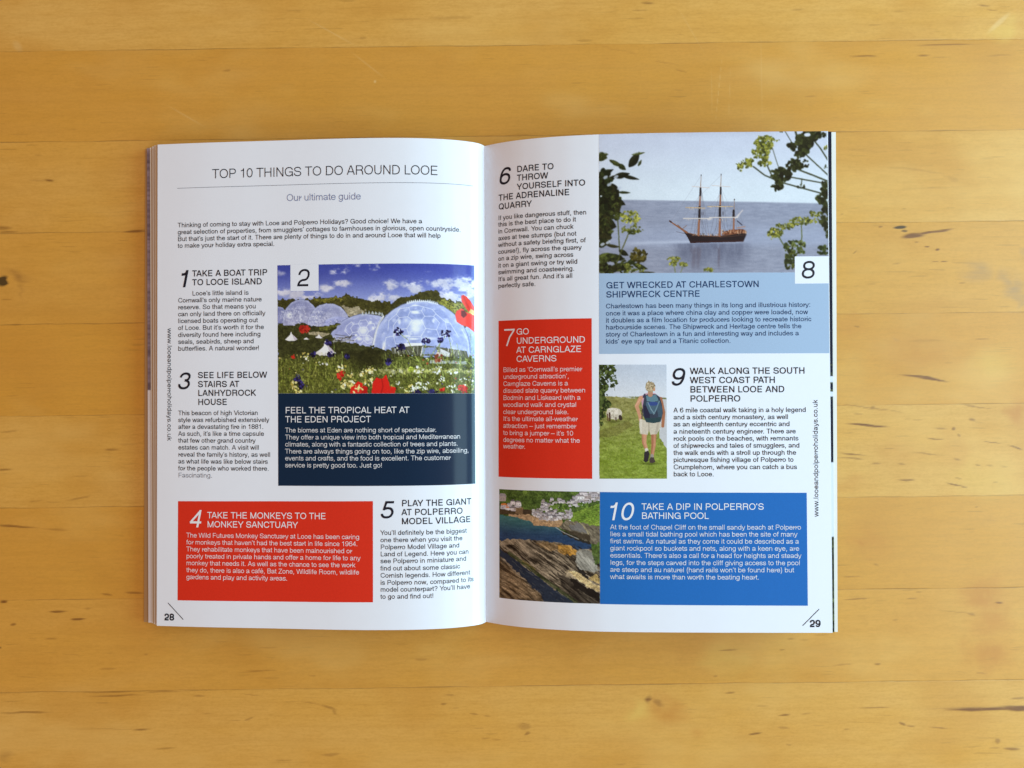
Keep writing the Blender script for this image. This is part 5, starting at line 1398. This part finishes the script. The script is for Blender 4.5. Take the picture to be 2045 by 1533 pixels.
def paint_cove(nx, ny):
    C = Canvas(nx, ny, (82, 85, 1043, 1170), 14)
    X, Y, rng = C.X, C.Y, C.rng
    rag = ((C.noise(30, 30, 3) - .5) * 36, (C.noise(30, 30, 3) - .5) * 36)
    n1 = C.noise(50, 40, 4, .6)[..., None]
    C.img[:] = np.array((30, 48, 20)) * (1 - n1) + np.array((104, 128, 60)) * n1
    C.lay(smooth(.55, .75, C.noise(120, 90, 3)) * .6 * (X > 330) * (Y < 300), (122, 148, 66))
    gp = C.mask([(735, 370), (800, 290), (900, 250), (1043, 195), (1043, 420), (930, 400), (830, 385)], rag)
    C.lay(gp, np.array((70, 96, 34)) * (1 - n1) + np.array((146, 170, 70)) * n1)
    C.lay(C.mask([(180, 320), (300, 320), (560, 345), (700, 360), (700, 440), (430, 430), (420, 385), (190, 355)], rag), np.array((128, 104, 80)) * (1 - n1) + np.array((186, 158, 126)) * n1)
    C.lay(C.mask([(82, 285), (250, 270), (410, 280), (420, 325), (190, 330), (82, 345)], rag) * .9, (70, 56, 44))
    wh = [(206, 202, 210), (176, 172, 182), (222, 220, 226), (158, 148, 148)]
    rf = [(120, 118, 128), (96, 92, 100), (140, 134, 140)]

    def house(x, y, s, roof=None):
        w, h = s * rng.uniform(.9, 1.6), s * rng.uniform(.6, .9)
        C.poly([(x - w / 2, y), (x + w / 2, y), (x + w / 2, y - h), (x - w / 2, y - h)], wh[rng.integers(4)])
        C.poly([(x - w / 2 - 2, y - h), (x + w / 2 + 2, y - h), (x + w / 3, y - h * 1.55), (x - w / 3, y - h * 1.55)], rf[rng.integers(3)] if roof is None else roof)
        for q in (-.25, .15):
            C.poly([(x + q * w, y - h * .3), (x + q * w + 5, y - h * .3), (x + q * w + 5, y - h * .65), (x + q * w, y - h * .65)], (84, 84, 96), .8)
    for _ in range(120):
        t = rng.random()
        house(500 + t * 540 + rng.normal(0, 20), 262 - t * 110 + rng.normal(0, 22), rng.uniform(14, 32))
    for _ in range(16):
        house(rng.uniform(840, 1043), rng.uniform(110, 165), rng.uniform(30, 46))
    for _ in range(130):
        t = rng.random()
        house(415 + t * 370, 325 + rng.normal(0, 22) - 30 * (t - .5) ** 2 + 12 * t, rng.uniform(13, 27))
    for _ in range(12):
        house(rng.uniform(560, 680), rng.uniform(345, 380), 26)
    for _ in range(16):
        house(rng.uniform(190, 300), rng.uniform(225, 300), rng.uniform(26, 40))
    house(120, 205, 56)
    house(140, 285, 50, (196, 122, 66))
    house(170, 290, 36, (180, 110, 60))
    C.poly([(300, 280), (400, 278), (405, 320), (300, 320)], (64, 52, 42))
    C.poly([(255, 262), (330, 258), (330, 325), (255, 320)], (126, 104, 80), .8)
    C.leafy(700, 235, 110, 26, 60, 16, [(66, 92, 36), (96, 122, 52), (44, 64, 26)])
    C.leafy(890, 215, 60, 20, 26, 14, [(66, 92, 36), (96, 122, 52)])
    # water
    wn = C.noise(70, 12, 4, .6)[..., None] - .5
    t = smooth(340, 560, Y)[..., None]
    wat = np.array((58, 102, 104)) * (1 - t) + np.array((36, 60, 94)) * t + wn * 26
    C.lay(C.mask([(82, 345), (200, 355), (420, 385), (430, 425), (660, 436), (720, 490), (850, 545), (960, 578), (970, 660), (82, 700)], rag), wat)
    C.poly([(425, 388), (560, 392), (690, 408), (660, 436), (430, 424)], (166, 136, 104), .95)
    # right-hand rocks
    r1 = C.noise(60, 14, 5, .65, angle=.9)[..., None]
    C.lay(C.mask([(665, 435), (740, 370), (880, 385), (1043, 430), (1043, 600), (960, 590), (880, 548), (740, 480)], rag), np.array((40, 36, 30)) * (1 - r1) + np.array((168, 158, 138)) * r1)
    C.lay(C.mask([(690, 470), (800, 510), (960, 575), (960, 600), (840, 560), (700, 490)], rag) * .85, (40, 36, 30))
    C.path([(640, 440), (720, 490), (850, 548)], 8, (206, 204, 206), .6)
    # near rocks in tilted layers
    bend = (C.noise(300, 260, 2) - .5) * 120
    C.Y = C.Y + bend
    r2 = C.noise(230, 20, 5, .74, angle=.62)
    C.Y = C.Y - bend
    crack = C.noise(120, 13, 3, .7, angle=.66)
    r3 = C.noise(60, 40, 4, .6)
    q = smooth(.24, .76, r2 * .75 + r3 * .25)[..., None]
    rock = np.array((28, 23, 18)) * (1 - q) + np.array((166, 152, 132)) * q
    C.lay(C.mask([(82, 600), (180, 580), (290, 565), (400, 575), (560, 580), (720, 590), (840, 650), (1043, 640), (1043, 1180), (82, 1180)], rag), rock)
    C.lay(smooth(.60, .70, crack) * .75 * (Y > 600), (20, 15, 12))
    C.lay(smooth(.70, .80, C.noise(90, 16, 4, .7, angle=.6)) * .6 * (Y > 600), (196, 180, 156))
    C.lay(C.mask([(660, 610), (760, 600), (835, 650), (830, 700), (720, 700), (650, 670)], rag) * (.35 + .65 * r3), (196, 140, 52))
    C.lay(C.mask([(440, 600), (620, 590), (700, 640), (600, 680)], rag) * .35, (170, 128, 74))
    C.lay(C.mask([(82, 605), (180, 582), (260, 575), (240, 620), (110, 650)], rag) * .6, (166, 150, 128))
    pale = C.mask([(830, 670), (900, 645), (990, 690), (1030, 850), (960, 870), (860, 840), (820, 760)], rag)
    r4 = C.noise(120, 16, 5, .7, angle=.9)[..., None]
    C.lay(pale, np.array((70, 70, 66)) * (1 - r4) + np.array((206, 204, 196)) * r4)
    C.lay(C.mask([(720, 860), (830, 880), (1043, 1000), (1043, 1060), (900, 990), (760, 920)], rag) * .85, np.array((96, 82, 60)) * (1 - q) + np.array((206, 190, 164)) * q)
    C.lay(C.mask([(940, 930), (1000, 880), (1043, 930), (1043, 990)], rag) * .8, (176, 150, 96))
    C.lay(C.mask([(650, 880), (760, 930), (1043, 1070), (1043, 1180), (850, 1180), (700, 1010)], rag) * .55, (22, 18, 16))
    C.lay(C.mask([(960, 620), (1043, 560), (1043, 780), (1000, 790)], rag) * .85, np.array((36, 50, 22)) * (1 - n1) + np.array((104, 132, 60)) * n1)
    def q7(pts):
        return [(x * .715 + 81.4, y * .715 + 76.6) for x, y in pts]

    C.lay(C.mask(q7([(960, 1180), (1040, 1210), (1200, 1320), (1346, 1390), (1346, 1500), (1180, 1420), (1000, 1300)]), rag) * .9, (24, 20, 18))
    C.lay(C.mask(q7([(920, 1085), (1080, 1120), (1200, 1225), (1346, 1300), (1346, 1375), (1200, 1310), (1050, 1205)]), rag) * .9, np.array((150, 128, 90)) * (1 - q) + np.array((214, 192, 144)) * q)
    C.lay(C.mask(q7([(1030, 1000), (1100, 1060), (1200, 1170), (1190, 1210), (1080, 1120)]), rag) * .9, (30, 28, 28))
    C.lay(C.mask(q7([(960, 480), (1090, 430), (1200, 580), (1100, 560), (980, 540)]), rag) * .75, (112, 112, 116))
    C.lay(C.mask(q7([(860, 510), (1000, 560), (1210, 600), (1230, 680), (1080, 640), (900, 560)]), rag) * .75, (52, 44, 34))
    C.path(q7([(1095, 430), (1150, 500), (1200, 585)]), 8, (176, 166, 120), .7)
    # dark gully
    C.lay(C.mask([(82, 680), (200, 730), (330, 830), (480, 930), (640, 1050), (840, 1180), (540, 1180), (480, 1080), (350, 960), (190, 830), (82, 745)], rag) * .97, np.array((24, 34, 52)) + (wn + .5) * 18)
    C.path([(190, 715), (330, 800), (480, 910), (660, 1040), (830, 1165)], 34, (40, 54, 26), .55)
    C.path([(330, 780), (440, 860)], 22, (96, 88, 40), .5)
    C.lay(C.mask([(82, 800), (190, 850), (330, 960), (470, 1080), (530, 1180), (82, 1180)], rag) * .55, np.array((40, 28, 18)) * (1 - q) + np.array((160, 132, 96)) * q)
    for _ in range(120):
        x, y = rng.uniform(120, 900), rng.uniform(600, 1150)
        L = rng.uniform(20, 90)
        C.seg(x, y, x + L, y + L * .68, 4, [(24, 18, 14), (176, 160, 136), (210, 196, 172)][rng.integers(3)], .28)
    return C.done(1.3, 0.16, 0.30, False)


PICS = {'eden': (396, 258, paint_domes, 'photograph of white bubble domes behind a flower meadow', (1.22, 1.18, 1.14)),
        'ship': (460, 283, paint_ship, 'photograph of a three-masted sailing ship on a grey sea', (1.06, 0.96, 0.86)),
        'walk': (180, 304, paint_walker, 'photograph of a walker with a rucksack and a grazing sheep', (1.08, 0.99, 0.90)),
        'rock': (250, 278, paint_cove, 'photograph of a rocky cove with a village above the beach', (1.18, 1.14, 1.06))}
for (side, name, key, q) in PHOTOS:
    nx, ny, fn, label, gain = PICS[key]
    img = np.clip(fn(nx, ny), 0, 255)
    o = patch(name, side, q, MAT['print'], nx, ny, 0.03, label)
    c = img.reshape(-1, 3) / 255.0
    c = np.where(c <= 0.04045, c / 12.92, ((c + 0.055) / 1.055) ** 2.4) * np.array(gain)
    att = o.data.color_attributes.new('ink', 'FLOAT_COLOR', 'POINT')
    att.data.foreach_set('color', np.c_[np.clip(c, 0.004, 0.84), np.ones(len(c))].astype(np.float32).reshape(-1))
